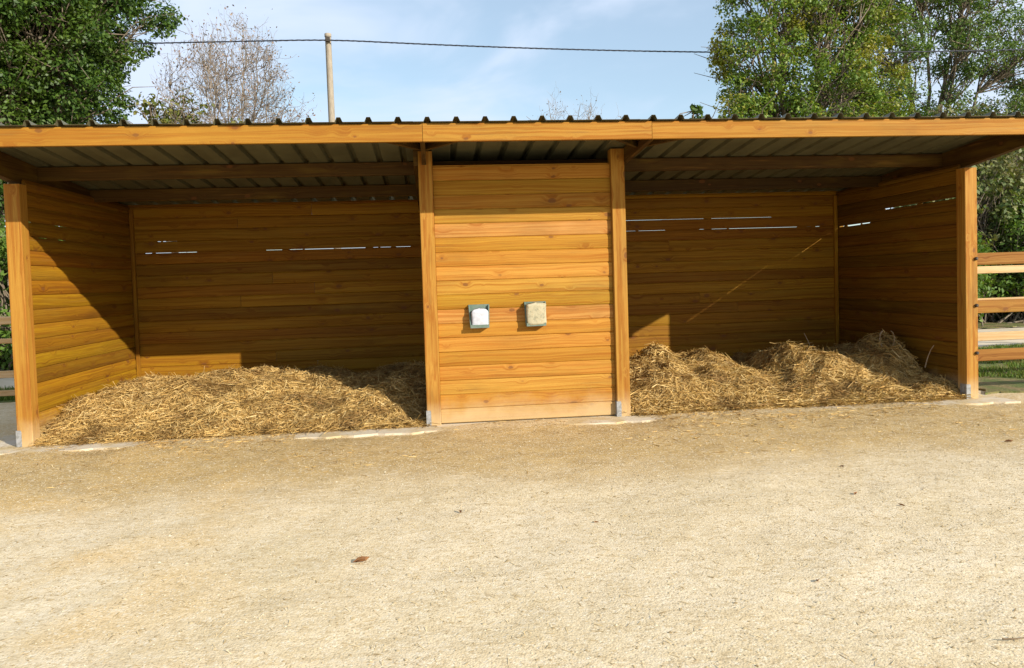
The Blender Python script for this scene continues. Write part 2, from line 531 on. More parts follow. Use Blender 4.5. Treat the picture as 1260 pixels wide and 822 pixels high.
t = NT('turf_soil')
geo = t.node('ShaderNodeNewGeometry')
n1 = t.noise(geo.outputs['Position'], 2.5, 5.0, 0.6)
n2 = t.noise(geo.outputs['Position'], 30.0, 4.0, 0.7)
col = t.mix(t.smooth(n1, 0.4, 0.62), (0.12, 0.155, 0.035), (0.27, 0.20, 0.09))
col = t.mix(t.smooth(n2, 0.4, 0.7, 0.0, 0.6), col, (0.10, 0.085, 0.035))
t.bsdf(col, 0.95, t.bump(n2, 0.8, 0.03))
M['turf'] = t.m
M['path'] = simple('path_sand', (0.60, 0.50, 0.36), (0.50, 0.41, 0.28), 2.0, 0.95, 0.4)


# ------------------------------------------------------------------ ground
def vnoise(x, y, seed=0, octaves=3, base=1.0):
    """cheap smooth value noise (numpy)"""
    out = np.zeros_like(x, dtype=float)
    amp = 1.0
    f = base
    r = np.random.default_rng(seed)
    for o in range(octaves):
        tab = r.random((64, 64))
        xi, yi = np.floor(x * f).astype(int), np.floor(y * f).astype(int)
        fx, fy = x * f - xi, y * f - yi
        fx, fy = fx * fx * (3 - 2 * fx), fy * fy * (3 - 2 * fy)
        g = lambda a, b: tab[a % 64, b % 64]
        v = (g(xi, yi) * (1 - fx) + g(xi + 1, yi) * fx) * (1 - fy) + (g(xi, yi + 1) * (1 - fx) + g(xi + 1, yi + 1) * fx) * fy
        out += (v - 0.5) * amp
        amp *= 0.5
        f *= 2.03
    return out


def ground_height(x, y):
    h = 0.020 * vnoise(x, y, 3, 4, 0.9) + 0.006 * vnoise(x, y, 5, 3, 4.0) + 0.0035 * vnoise(x, y, 6, 2, 8.0)
    near = np.exp(-((y + 0.30) / 0.30) ** 2)
    bare = np.zeros_like(x, dtype=float)
    for (a, b) in ((-4.6, -4.1), (-3.75, -2.95), (-1.5, 0.15), (1.25, 2.5), (5.75, 7.6)):
        bare = np.maximum(bare, np.clip((x - a) / 0.25, 0, 1) * np.clip((b - x) / 0.25, 0, 1))
    h = h + near * (0.013 - 0.026 * bare)
    inside = np.clip((y - 0.02) / 0.15, 0, 1) * np.clip((3.0 - y) / 0.1, 0, 1) * (np.abs(x - 0.93) < 5.2)
    h = h * (1 - inside) - 0.02 * inside
    fade = np.clip((14 - np.abs(x)) / 3, 0, 1) * np.clip((y + 14) / 3, 0, 1) * np.clip((7.0 - y) / 2.5, 0, 1)
    return h * fade


gx = np.concatenate([[-900, -300, -100, -40, -20], np.arange(-14, -6, 0.35), np.arange(-6, 8.2, 0.06), np.arange(8.3, 14.2, 0.35), [20, 40, 100, 300, 900]])
gy = np.concatenate([[-900, -300, -100, -40, -20], np.arange(-14, -6, 0.35), np.arange(-6, 0.6, 0.05), np.arange(0.7, 7, 0.35), [9, 14, 25, 50, 100, 300, 900]])
X, Y = np.meshgrid(gx, gy)
Z = ground_height(X, Y)
V = np.stack([X, Y, Z], -1).reshape(-1, 3)
nx, ny = len(gx), len(gy)
ii, jj = np.meshgrid(np.arange(nx - 1), np.arange(ny - 1))
a = (jj * nx + ii).ravel()
Fq = np.stack([a, a + 1, a + nx + 1, a + nx], -1)
tag(link('ground', mesh_np('ground', V, Fq, True), M['sand']), kind='structure')


def slab_mesh(x0, x1, y0, y1, z, n=80, jag=0.06, depth=0.1, seed=1):
    """thin slab with an uneven outline"""
    r = np.random.default_rng(seed)
    pts = []
    per = [((x0, y0), (x1, y0)), ((x1, y0), (x1, y1)), ((x1, y1), (x0, y1)), ((x0, y1), (x0, y0))]
    for (a, b) in per:
        L = math.hypot(b[0] - a[0], b[1] - a[1])
        k = max(3, int(L / 0.12))
        for i in range(k):
            s = i / k
            pts.append((a[0] + (b[0] - a[0]) * s + r.uniform(-jag, jag), a[1] + (b[1] - a[1]) * s + r.uniform(-jag, jag)))
    n = len(pts)
    V = [(p[0], p[1], z) for p in pts] + [(p[0], p[1], z - depth) for p in pts]
    Fc = [tuple(range(n))] + [(i, n + i, n + (i + 1) % n, (i + 1) % n) for i in range(n)]
    return mesh_py('slab', V, Fc)


tag(link('concrete_slab', slab_mesh(-4.75, 6.5, -0.28, 3.05, 0.002, jag=0.035), M['concrete']), kind='structure')


def sheet_patch(name, x0, x1, y0, y1, z, mat, jag=0.15, seed=2):
    return tag(link(name, slab_mesh(x0, x1, y0, y1, z, jag=jag, depth=0.05, seed=seed), mat), kind='structure')


sheet_patch('lawn', 6.62, 40.0, 0.30, 4.9, 0.016, M['turf'], 0.12, 3)
sheet_patch('lawn', -40.0, -5.3, 3.45, 4.6, 0.016, M['turf'], 0.1, 4)
sheet_patch('path', -40.0, 60.0, 5.1, 8.6, 0.020, M['path'], 0.1, 5)
sheet_patch('meadow', -60.0, 80.0, 8.9, 60.0, 0.016, M['turf'], 0.2, 6)


def blades(n, xr, yr, h, w, seed, z=0.015, dens=None):
    r = np.random.default_rng(seed)
    x = r.uniform(*xr, n)
    y = r.uniform(*yr, n)
    if dens is not None:
        keep = dens(x, y)
        x, y = x[keep], y[keep]
    n = len(x)
    a = r.uniform(0, 2 * np.pi, n)
    hh = h * r.uniform(0.4, 1.2, n)
    lean = r.normal(0, 0.4, (n, 2)) * hh[:, None]
    dx, dy = np.cos(a) * w, np.sin(a) * w
    base = np.stack([x, y, np.full(n, z)], -1)
    v0 = base + np.stack([dx, dy, np.zeros(n)], -1)
    v1 = base - np.stack([dx, dy, np.zeros(n)], -1)
    midp = base + np.stack([lean[:, 0] * .4, lean[:, 1] * .4, hh * .6], -1)
    v2 = midp - np.stack([dx, dy, np.zeros(n)], -1) * .7
    v3 = midp + np.stack([dx, dy, np.zeros(n)], -1) * .7
    v4 = base + np.stack([lean[:, 0], lean[:, 1], hh], -1)
    V = np.stack([v0, v1, v2, v3, v4], 1).reshape(-1, 3)
    k = np.arange(n)[:, None] * 5
    return mesh_np('grass', V, [k + np.array([[0, 1, 2, 3]]), k + np.array([[3, 2, 4]])])


g = link('grass', blades(42000, (6.6, 13.5), (0.25, 4.9), 0.06, 0.006, 11, dens=lambda x, y: vnoise(x, y, 21, 3, 1.2) > np.where(y < 0.7, 0.12, -0.12)), M['grass'])
tag(g, 'short green and worn grass between the right hand rails and the sandy path', 'grass', kind='stuff')
g = link('grass', blades(9000, (-9.5, -5.4), (3.5, 4.6), 0.10, 0.006, 12), M['grass'])
tag(g, 'narrow strip of grass seen past the left corner post of the shelter', 'grass', kind='stuff')

# ------------------------------------------------------------------ the shelter
PX = [-4.2546, -0.1104, 1.9741, 6.1037]     # left faces of the four front posts
PW = 0.15
D = 2.84                                     # front face of the back wall
FY = -0.989                                  # front face of the fascia


def roof_z(y):
    """underside of the sheets"""
    return 3.028 - 0.0765 * (y + 0.985)


shelter = empty('field_shelter', (0, 0, 0), 'open fronted timber field shelter with two straw filled bays and a boarded middle store', 'horse shelter')

# posts with their galvanised feet
for i, x in enumerate(PX):
    top = 2.665 if i in (0, 3) else roof_z(0.15) - 0.006
    p = beam('post', (x, 0, 0.0), top, PW, PW, M['post'], shelter, 'Z', 0.006)
    # U shaped foot: plate on the left part of the front face and on the left side
    V = []
    w, h, tk = 0.052, 0.17, 0.006
    x0 = x - 0.006
    L = [(x0, -0.007), (x0 + w, -0.007), (x0 + w, -0.001), (x0 + 0.005, -0.001), (x0 + 0.005, 0.1), (x0, 0.1)]
    for z in (-0.03, h - 0.02, h):
        ins = 0.006 if z == h else 0.0
        for (a, b) in L:
            V.append((a - ins if a > x0 + 0.03 else a, b, z))
    n = len(L)
    Fc = [tuple(range(n)), tuple(range(3 * n - 1, 2 * n - 1, -1))]
    for s in range(2):
        for k in range(n):
            q = (k + 1) % n
            Fc.append((s * n + k, s * n + q, (s + 1) * n + q, (s + 1) * n + k))
    link('post_foot', mesh_py('post_foot', V, Fc), M['steel'], shelter)


# planks -------------------------------------------------------------
def plank_mesh(L, h, th=0.026, slits=(), bulge=0.003, seed=0, tongue=True):
    """local X length, front face at y=0 looking to -Y, thickness to +Y, height along Z. slits: (a, b, depth) lower the top edge"""
    r = random.Random(seed)
    xs = {0.0, L}
    k = max(1, int(L / 0.9))
    for i in range(1, k):
        xs.add(L * i / k)
    for (a, b, d) in slits:
        for v in (a - 0.02, a, (a + b) / 2, b, b + 0.02):
            if 0 < v < L:
                xs.add(v)
    xs = sorted(xs)
    V = []
    for x in xs:
        s = 0.0
        for (a, b, d) in slits:
            if a - 1e-6 <= x <= b + 1e-6:
                s = max(s, d)
        bow = bulge * (0.7 + 0.6 * r.random())
        e = 0.0015 * r.uniform(-1, 1) if 0 < x < L else 0
        tz = h - 0.002 - s
        tg = 0.010 if (tongue and s == 0) else 0.0
        prof = [(0.009, 0.0), (0.0, 0.009), (-bow, h * 0.3), (-bow, h * 0.7), (0.0, tz - 0.009), (0.008, tz),
                (0.010, tz + 0.0002), (0.011, tz + tg + 0.0004), (0.018, tz + tg + 0.0004), (0.019, tz + 0.0002), (th, tz), (th, 0.0)]
        for (y, z) in prof:
            V.append((x, y + e, z))
    n = 12
    Fc = []
    for s in range(len(xs) - 1):
        for i in range(n):
            j = (i + 1) % n
            Fc.append((s * n + i, s * n + j, (s + 1) * n + j, (s + 1) * n + i)[::-1])
    Fc.append(tuple(range(n)))
    Fc.append(tuple(range(len(xs) * n - 1, (len(xs) - 1) * n - 1, -1)))
    me = mesh_py('plank', V, Fc)
    return me


_pl = {}


def plank(x, y, z, L, h, mat, parent, rotz=0.0, slits=(), bulge=0.003):
    key = (round(L, 3), round(h, 4), tuple(slits), bulge, id(mat))
    if key not in _pl:
        _pl[key] = plank_mesh(L, h, slits=slits, bulge=bulge, seed=len(_pl))
    j = random.uniform(-0.0015, 0.0025)
    ox, oy = (0, j) if abs(rotz) < 0.1 else (j, 0)
    o = link('plank', _pl[key], mat, parent, (x + ox, y + oy, z), (0, 0, rotz))
    return o


def wall_part(name):
    o = bpy.data.objects.new(name, None)
    COL.objects.link(o)
    o.parent = shelter
    o.empty_display_size = 0.2
    return o


# middle front panel
front = wall_part('store_front')
xa, xb = PX[1] + PW + 0.003, PX[2] - 0.003
NR = 18
ph = (2.784 - 0.012) / NR
for i in range(NR):
    plank(xa, 0.055, 0.012 + i * ph, xb - xa, ph, M['panel'], front)
# back wall, left bay / store / right bay
back = wall_part('back_wall')
SL_L = {2.06: [(0.22, 0.30, 0.0040), (0.36, 0.90, 0.0036), (1.85, 2.35, 0.0023), (2.38, 3.22, 0.0045), (3.34, 3.40, 0.0027), (3.44, 3.58, 0.0027), (3.66, 3.86, 0.0027)], 2.22: [(0.0, 0.05, 0.0036), (0.39, 0.43, 0.0036), (0.46, 0.64, 0.0045)]}
SL_R = {2.36: [(0.78, 1.40, 0.0030), (1.42, 2.1, 0.0017), (2.15, 3.10, 0.0020)], 2.20: [(0.78, 1.0, 0.0013), (1.05, 1.45, 0.0020), (1.98, 2.4, 0.0023), (2.44, 3.50, 0.0033), (3.66, 3.72, 0.0033), (3.80, 3.86, 0.0033)]}
segs = [(-4.16, -0.07, 0.0, 13, SL_L), (-0.065, 2.005, 0.02, 13, {}), (2.01, 6.18, 0.0, 14, SL_R)]
for (x0, x1, z0, nb, sl) in segs:
    pitch = {13: 2.06 / 13, 14: 2.20 / 14}[nb]
    rows = 17
    for i in range(rows):
        top = (i + 1) * pitch
        ss = []
        for zt, lst in sl.items():
            if abs(top - zt) < 0.02:
                ss = [(a, b, d) for (a, b, d) in lst]
        L = x1 - x0
        # boards come in two lengths with staggered joints
        j = [0.47, 0.0, 0.61, 0.0, 0.36, 0.0, 0.0][(i * 5 + nb) % 7] if not ss else 0.0
        if L < 3:
            j = 0.0
        if j:
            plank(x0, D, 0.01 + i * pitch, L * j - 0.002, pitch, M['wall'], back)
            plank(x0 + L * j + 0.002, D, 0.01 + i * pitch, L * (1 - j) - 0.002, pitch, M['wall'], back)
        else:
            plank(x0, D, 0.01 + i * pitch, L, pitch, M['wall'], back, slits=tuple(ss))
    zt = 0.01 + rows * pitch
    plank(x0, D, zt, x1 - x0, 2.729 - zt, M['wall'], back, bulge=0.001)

# side walls: planks run along Y
def side_wall(name, xin, facing, pitch, rows, y0, y1, slits=None, bulge=0.003, mat='wall'):
    w = wall_part(name)
    L = y1 - y0
    for i in range(rows):
        ss = tuple(slits.get(i, ())) if slits else ()
        z = 0.01 + i * pitch
        h = pitch
        topz = z + h
        lim = 2.72
        if topz > lim:
            h = lim - z
            if h < 0.03:
                continue
        if facing > 0:     # front face looks to +X : local X -> +Y, local Y -> -X
            plank(xin, y0, z, L, h, M[mat], w, math.pi / 2, ss, bulge)
        else:              # front face looks to -X : local X -> -Y, local Y -> +X
            plank(xin, y1, z, L, h, M[mat], w, -math.pi / 2, ss, bulge)
    return w


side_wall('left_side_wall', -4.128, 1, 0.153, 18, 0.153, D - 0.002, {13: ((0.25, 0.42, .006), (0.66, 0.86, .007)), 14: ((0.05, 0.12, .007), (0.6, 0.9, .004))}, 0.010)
side_wall('right_side_wall', 6.142, -1, 0.1562, 18, 0.153, D - 0.002, {13: ((0.06, 0.18, .013), (0.28, 0.62, .0165), (0.66, 0.85, .012)), 14: ((1.22, 1.70, .0135), (1.72, 1.9, .0155), (2.0, 2.62, .014))}, 0.004, 'wall_shaded')
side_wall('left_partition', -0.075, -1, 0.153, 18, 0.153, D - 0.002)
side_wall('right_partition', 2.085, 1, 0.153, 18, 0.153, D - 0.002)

# corner and backing battens
beam('corner_batten', (-4.117, D - 0.052, 0.0), 2.66, 0.05, 0.045, M['wall'], shelter, 'Z')
beam('corner_batten', (6.080, D - 0.052, 0.0), 2.66, 0.05, 0.045, M['wall'], shelter, 'Z')
for x in (-4.25, -2.1, -0.11, 1.975, 4.1, 6.19):
    beam('back_post', (x, D + 0.04, 0.0), 2.60, 0.09, 0.09, M['wall'], shelter, 'Z')

# rafters: sloped timbers with a plumb cut, cantilevered to the fascia
def rafter(x0, x1, y0, y1, bot0, bot1, gap=0.005):
    """bottom heights at y0 and y1; the top follows the roof"""
    V = []
    for y, b in ((y0, bot0), (y1, bot1)):
        t_ = roof_z(y) - gap
        V += [(x0, y, b), (x1, y, b), (x1, y, t_), (x0, y, t_)]
    Fc = [(0, 1, 2, 3), (7, 6, 5, 4), (0, 4, 5, 1), (1, 5, 6, 2), (2, 6, 7, 3), (3, 7, 4, 0)]
    # grain along local X: rotate the mesh frame
    Vl = [(v[1], -v[0], v[2]) for v in V]
    cx = sum(v[0] for v in Vl) / 8
    cy = sum(v[1] for v in Vl) / 8
    Vl = [(v[0] - cx, v[1] - cy, v[2] - 2.8) for v in Vl]
    me = mesh_py('rafter', Vl, Fc)
    o = link('rafter', me, M['rafter'], shelter, (-cy, cx, 2.8), (0, 0, math.pi / 2))
    return o


FB = FY + 0.047
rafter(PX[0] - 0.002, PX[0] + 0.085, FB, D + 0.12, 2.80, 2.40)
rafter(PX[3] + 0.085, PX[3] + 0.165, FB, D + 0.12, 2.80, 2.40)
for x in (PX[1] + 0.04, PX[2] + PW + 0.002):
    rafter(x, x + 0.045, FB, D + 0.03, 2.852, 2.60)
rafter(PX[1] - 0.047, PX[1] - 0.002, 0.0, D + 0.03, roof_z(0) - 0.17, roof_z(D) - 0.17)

# little horizontal corner braces behind the fascia at the two middle rafters
def plan_brace(xc, s):
    z = 2.863
    a = Vector((xc, -0.50, z - 0.005))
    b = Vector((xc + s * 0.33, FB + 0.005, z + 0.004))
    d = (b - a).normalized()
    nrm = Vector((-d.y, d.x, 0)) * 0.02
    V = []
    for pnt in (a, b):
        for sgn, dz in ((-1, 0), (1, 0), (1, 0.07), (-1, 0.07)):
            q = pnt + nrm * sgn
            V.append((q.x, q.y, q.z + dz))
    return mesh_py('brace', V, [(0, 1, 2, 3), (7, 6, 5, 4), (0, 4, 5, 1), (1, 5, 6, 2), (2, 6, 7, 3), (3, 7, 4, 0)])


for xc, s in ((PX[1] + 0.038, -1), (PX[1] + 0.088, 1), (PX[2] + PW, -1), (PX[2] + PW + 0.049, 1)):
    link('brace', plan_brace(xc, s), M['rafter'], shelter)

# purlins, hung between the rafters
for (ya, hgt) in ((0.50, 0.145), (1.74, 0.145), (D - 0.11, 0.10)):
    for (x0, x1) in ((PX[0] + 0.088, PX[1] - 0.05), (PX[1] + 0.09, PX[2] + PW - 0.002), (PX[2] + PW + 0.05, PX[3] + 0.082)):
        if ya > 2.5 and x0 < -1:
            pass
        zt = roof_z(ya + 0.05) - 0.006
        if ya > 2.5:
            continue
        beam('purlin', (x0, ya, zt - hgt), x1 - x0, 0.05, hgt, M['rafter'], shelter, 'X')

# fascia boards
fx = [-4.42, -0.045, 2.145, 6.44]
for a, b in zip(fx[:-1], fx[1:]):
    beam('fascia_board', (a + 0.002, FY, 2.857), b - a - 0.004, 0.045, 0.166, M['fascia'], shelter, 'X', 0.003)
for a, b in zip(fx[:-1], fx[1:]):                      # nail heads near the board ends
    pass

# corrugated roof sheets ------------------------------------------------
RIB = 0.2686
RH = 0.042


def sheet_mesh(nribs, y0=-1.03, y1=3.12):
    prof = []
    for k in range(nribs):
        x = k * RIB
        prof += [(x - RIB / 2 + 0.0, 0), (x - 0.036, 0), (x - 0.017, RH), (x + 0.017, RH), (x + 0.036, 0)]
        # small stiffening swage in the flats
        prof += [(x + RIB / 2 - 0.04, 0.0), (x + RIB / 2 - 0.02, 0.0)]
    prof.append(((nribs - 1) * RIB + RIB / 2 + 0.004, 0))
    V = []
    ys = (y0, y0 + 0.05, 1.0, y1)
    for y in ys:
        for (x, z) in prof:
            V.append((x, y, roof_z(y) + z + 0.0015))
    n = len(prof)
    up = len(V)
    V += [(x, y, z + 0.0016) for (x, y, z) in V]
    Fc = []
    for s in range(len(ys) - 1):
        for i in range(n - 1):
            Fc.append((s * n + i, (s + 1) * n + i, (s + 1) * n + i + 1, s * n + i + 1))
            Fc.append((up + s * n + i, up + s * n + i + 1, up + (s + 1) * n + i + 1, up + (s + 1) * n + i))
    for i in range(n - 1):
        Fc.append((i, i + 1, up + i + 1, up + i))
        q = (len(ys) - 1) * n + i
        Fc.append((q, up + q, up + q + 1, q + 1))
    for s in range(len(ys) - 1):
        for i in (0, n - 1):
            Fc.append((s * n + i, up + s * n + i, up + (s + 1) * n + i, (s + 1) * n + i))
    return mesh_py('roof_sheet', V, Fc)


sm = sheet_mesh(4)
x = -3.49 - RIB * 3
k = 0
while k < 10:
    link('roof_sheet', sm, M['sheet'], shelter, (x, 0, 0.0018 * (k % 2)))
    # screw heads on the ribs are hidden from below; the front row shows as small caps
    x += RIB * 4
    k += 1

# rail fixings on the right corner post (dark bolts)
def bolt_mesh(r=0.016, L=0.02):
    V, Fc = [], []
    for x, rr_ in ((0, r), (L * 0.7, r), (L, r * 0.55)):
        for i in range(8):
            a = 2 * math.pi * i / 8
            V.append((x, rr_ * math.cos(a), rr_ * math.sin(a)))
    for s in range(2):
        for i in range(8):
            j = (i + 1) % 8
            Fc.append((s * 8 + i, s * 8 + j, (s + 1) * 8 + j, (s + 1) * 8 + i))
    Fc.append(tuple(range(16, 24)))
    Fc.append(tuple(range(7, -1, -1)))
    return mesh_py('bolt', V, Fc)


bm_ = bolt_mesh(0.020, 0.030)
for z in (1.62, 1.08, 0.53):
    link('bolt', bm_, M['bolt'], shelter, (PX[3] + PW - 0.026, -0.0005, z), (0, 0, -math.pi / 2))


# ------------------------------------------------------------------ salt lick holders
def holder_mesh(w, h, d, th=0.012):
    """open fronted tapered tray: back plate, two cheeks, floor with a lip; origin at back top centre, front to -Y"""
    V, Fc = [], []

    def hexa(p):
        b = len(V)
        V.extend(p)
        Fc.extend([tuple(b + q for q in f) for f in ((0, 1, 2, 3), (7, 6, 5, 4), (0, 4, 5, 1), (1, 5, 6, 2), (2, 6, 7, 3), (3, 7, 4, 0))])
    hw = w / 2
    lw = hw * 0.90
    # back plate
    hexa([(-lw, -th, -h), (lw, -th, -h), (lw, 0, -h), (-lw, 0, -h), (-hw, -th, 0), (hw, -th, 0), (hw, 0, 0), (-hw, 0, 0)])
    # cheeks
    for s in (-1, 1):
        o, i_ = s * hw, s * (hw - th)
        ol, il = s * lw, s * (lw - th)
        hexa([(il, -d, -h), (ol, -d, -h), (ol, -th, -h), (il, -th, -h), (i_, -d * 0.42, -0.006), (o, -d * 0.42, -0.006), (o, -th, -0.006), (i_, -th, -0.006)])
    # floor and lip
    hexa([(-lw + th, -d, -h), (lw - th, -d, -h), (lw - th, -th, -h), (-lw + th, -th, -h), (-lw + th, -d, -h + th), (lw - th, -d, -h + th), (lw - th, -th, -h + th), (-lw + th, -th, -h + th)])
    hexa([(-lw, -d - th, -h), (lw, -d - th, -h), (lw, -d, -h), (-lw, -d, -h), (-lw, -d - th, -h + 0.035), (lw, -d - th, -h + 0.035), (lw, -d, -h + 0.035), (-lw, -d, -h + 0.035)])
    return mesh_py('holder', V, Fc)


def lick_mesh(w, h, d, seed, round_top=0.35):
    """worn block of salt: rounded slab, grid surface"""
    r = np.random.default_rng(seed)
    bm = []
    N, Mr = 20, 13
    V = []
    for j in range(Mr):
        v = j / (Mr - 1)
        for i in range(N):
            a = 2 * math.pi * i / N
            ca, sa = math.cos(a), math.sin(a)
            e = 0.32
            px = math.copysign(abs(ca) ** e, ca)
            py = math.copysign(abs(sa) ** e, sa)
            s = 1.0
            if v > 1 - round_top:
                q = (v - (1 - round_top)) / round_top
                s = math.sqrt(max(0.0, 1 - q ** 2.6))
            if v < 0.08:
                s = 0.93 + v
            wob = 1 + 0.035 * math.sin(3 * a + seed) * math.sin(5 * v + seed)
            V.append((px * w / 2 * s * wob, py * d / 2 * (0.35 + 0.65 * s) * wob, v * h))
    Fc = []
    for j in range(Mr - 1):
        for i in range(N):
            k = (i + 1) % N
            Fc.append((j * N + i, j * N + k, (j + 1) * N + k, (j + 1) * N + i))
    Fc.append(tuple(range(N - 1, -1, -1)))
    Fc.append(tuple((Mr - 1) * N + i for i in range(N)))
    return mesh_py('lick', V, Fc, True)


PYF = 0.052
hold1 = empty('salt_lick_holder', (0.487, PYF, 1.290), 'green plastic holder cradling a clean white salt block on the boarded middle wall', 'salt lick holder', 'salt lick holders on the store front')
link('tray', holder_mesh(0.225, 0.250, 0.095), M['holder'], hold1)
blk = tag(link('salt_block', lick_mesh(0.182, 0.20, 0.085, 3, 0.30), M['salt_white'], None, (0.492, PYF - 0.062, 1.055), (math.radians(4), 0, 0)),
          'white rounded mineral salt block sitting in the left holder', 'salt block', 'salt blocks')
hold2 = empty('salt_lick_holder', (1.098, PYF, 1.300), 'grimy green holder beside the right post with a dirty beige block', 'salt lick holder', 'salt lick holders on the store front')
link('tray', holder_mesh(0.235, 0.262, 0.095), M['holder'], hold2)
blk2 = tag(link('salt_block', lick_mesh(0.212, 0.245, 0.09, 8, 0.10), M['salt_old'], None, (1.103, PYF - 0.064, 1.053), (math.radians(5), 0, 0)),
           'stained beige salt block filling the right holder on the wall', 'salt block', 'salt blocks')


# ------------------------------------------------------------------ straw
def interp_mound(knots_x, knots_h):
    return lambda x: np.interp(x, knots_x, knots_h)


def strands(n, xr, yr, hf, seed, Lr=(0.07, 0.24), w=0.0032, lift=0.06, keep=None, upright=0.0):
    r = np.random.default_rng(seed)
    x = r.uniform(xr[0], xr[1], n)
    y = r.uniform(yr[0], yr[1], n)
    if keep is not None:
        k = keep(x, y, r)
        x, y = x[k], y[k]
    n = len(x)
    z = hf(x, y)
    e = 0.02
    gx_ = (hf(x + e, y) - z) / e
    gy_ = (hf(x, y + e) - z) / e
    nrm = np.stack([-gx_, -gy_, np.ones(n)], -1)
    nrm /= np.linalg.norm(nrm, axis=1)[:, None]
    L = r.uniform(*Lr, n) * r.uniform(0.6, 1.3, n)
    a = r.uniform(0, 2 * np.pi, n)
    d = np.stack([np.cos(a), np.sin(a), r.normal(0, 0.20 + upright, n)], -1)
    d -= nrm * np.sum(d * nrm, 1)[:, None] * 0.6
    d /= np.linalg.norm(d, axis=1)[:, None]
    side = np.cross(d, r.normal(0, 1, (n, 3)))
    side /= np.linalg.norm(side, axis=1)[:, None]
    c = np.stack([x, y, z], -1) + nrm * (r.random(n) ** 2 * lift)[:, None]
    curl = np.cross(d, side) * (r.normal(0, 0.55, n) * L)[:, None]
    curl2 = side * (r.normal(0, 0.15, n) * L)[:, None]
    ts = np.array([-0.5, -0.17, 0.17, 0.5])
    rows = []
    ww = w * r.uniform(0.5, 1.5, n)
    tw = r.uniform(-0.8, 0.8, n)
    s2 = np.cross(d, side)
    for t_ in ts:
        cen = c + d * (t_ * L)[:, None] + curl * (4 * t_ * t_) + curl2 * (t_ * 4 * abs(t_))
        ang = tw * t_ * 2
        sd = side * np.cos(ang)[:, None] + s2 * np.sin(ang)[:, None]
        k = 1.0 if abs(t_) < 0.3 else 0.55
        rows.append(cen + sd * (ww * k)[:, None])
        rows.append(cen - sd * (ww * k)[:, None])
    V = np.stack(rows, 1)
    cap = r.uniform(0.008, 0.075, n) + (r.random(n) > 0.93) * 0.07 + upright * 0.12
    top = hf(V[:, :, 0], V[:, :, 1]) + cap[:, None]
    V[:, :, 2] = np.minimum(V[:, :, 2], top + r.normal(0, 0.003, V.shape[:2]))
    V[:, :, 2] = np.maximum(V[:, :, 2], hf(V[:, :, 0], V[:, :, 1]) - 0.01)
    V[:, :, 2] = np.maximum(V[:, :, 2], 0.006)
    V[:, :, 1] = np.minimum(V[:, :, 1], D - 0.015)
    return V.reshape(-1, 3), n


def strand_faces(n):
    k = np.arange(n)[:, None, None] * 8
    q = np.array([[[0, 1, 3, 2], [2, 3, 5, 4], [4, 5, 7, 6]]])
    return (k + q).reshape(-1, 4)


def straw_pile(label, x0, x1, yfront, y1, hf, n, seed, keep=None, extra=()):
    xs = np.arange(x0, x1 + 0.001, 0.045)
    ys = np.arange(0.0, y1 + 0.001, 0.045)
    X, Y = np.meshgrid(xs, ys)
    Z = hf(X, Y) - 0.02
    V = np.stack([X, Y, Z], -1).reshape(-1, 3)
    nx = len(xs)
    ii, jj = np.meshgrid(np.arange(nx - 1), np.arange(len(ys) - 1))
    a = (jj * nx + ii).ravel()
    Fq = np.stack([a, a + 1, a + nx + 1, a + nx], -1)
    zc = Z.ravel()[Fq].max(1)
    Fq = Fq[zc > 0.0]
    o = empty('straw_pile', ((x0 + x1) / 2, 1.2, 0), label, 'straw', 'straw bedding in the two bays')
    o['kind'] = 'stuff'
    off = np.array([(x0 + x1) / 2, 1.2, 0])
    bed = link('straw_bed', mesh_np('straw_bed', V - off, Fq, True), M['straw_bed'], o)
    Vs, ns = strands(n, (x0 + 0.02, x1 - 0.02), (yfront, y1), hf, seed, keep=keep)
    VV, NN = [Vs], ns
    for (cx, cy, rad, cnt, lr, up) in extra:
        r = np.random.default_rng(int(cnt) + seed)

        def kp(x, y, rg, cx=cx, cy=cy, rad=rad):
            return (x - cx) ** 2 + (y - cy) ** 2 < rad * rad * rg.random(len(x))
        v, k = strands(cnt, (cx - rad, cx + rad), (cy - rad, cy + rad), hf, seed + int(cnt), Lr=lr, w=0.0048, lift=0.16, keep=kp, upright=up)
        VV.append(v)
        NN += k
    VV = np.concatenate(VV) - off
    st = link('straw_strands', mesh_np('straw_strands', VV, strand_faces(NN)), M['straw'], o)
    bed['kind'] = 'stuff'
    st['kind'] = 'stuff'
    return o


def ridge(y, y0, ym, y1, back):
    """0 at the front edge y0, 1 at ym, 'back' at the wall"""
    up = np.clip((y - y0) / (ym - y0), 0, 1)
    up = np.sin(up * np.pi / 2) ** 0.75
    dn = 1 - (1 - back) * np.clip((y - ym) / (y1 - ym), 0, 1)
    return up * dn


def h_left(x, y):
    base = np.interp(x, [-4.1, -3.9, -3.4, -2.9, -2.3, -1.8, -1.4, -0.9, -0.5, -0.12], [0.34, 0.38, 0.42, 0.48, 0.52, 0.47, 0.42, 0.40, 0.42, 0.46])
    yf = 0.02 + 0.12 * vnoise(x, x * 0 + 2.2, 31, 2, 1.1) + np.where(x > -0.6, (x + 0.6) * 0.7, 0) * 1.0
    h = 0.84 * base * ridge(y, yf, 1.5, D, 0.75)
    h += np.clip(h * 5, 0, 1) * (0.17 * vnoise(x, y, 41, 3, 1.8) + 0.075 * vnoise(x, y, 43, 2, 5.0))
    return np.maximum(h, -0.02)


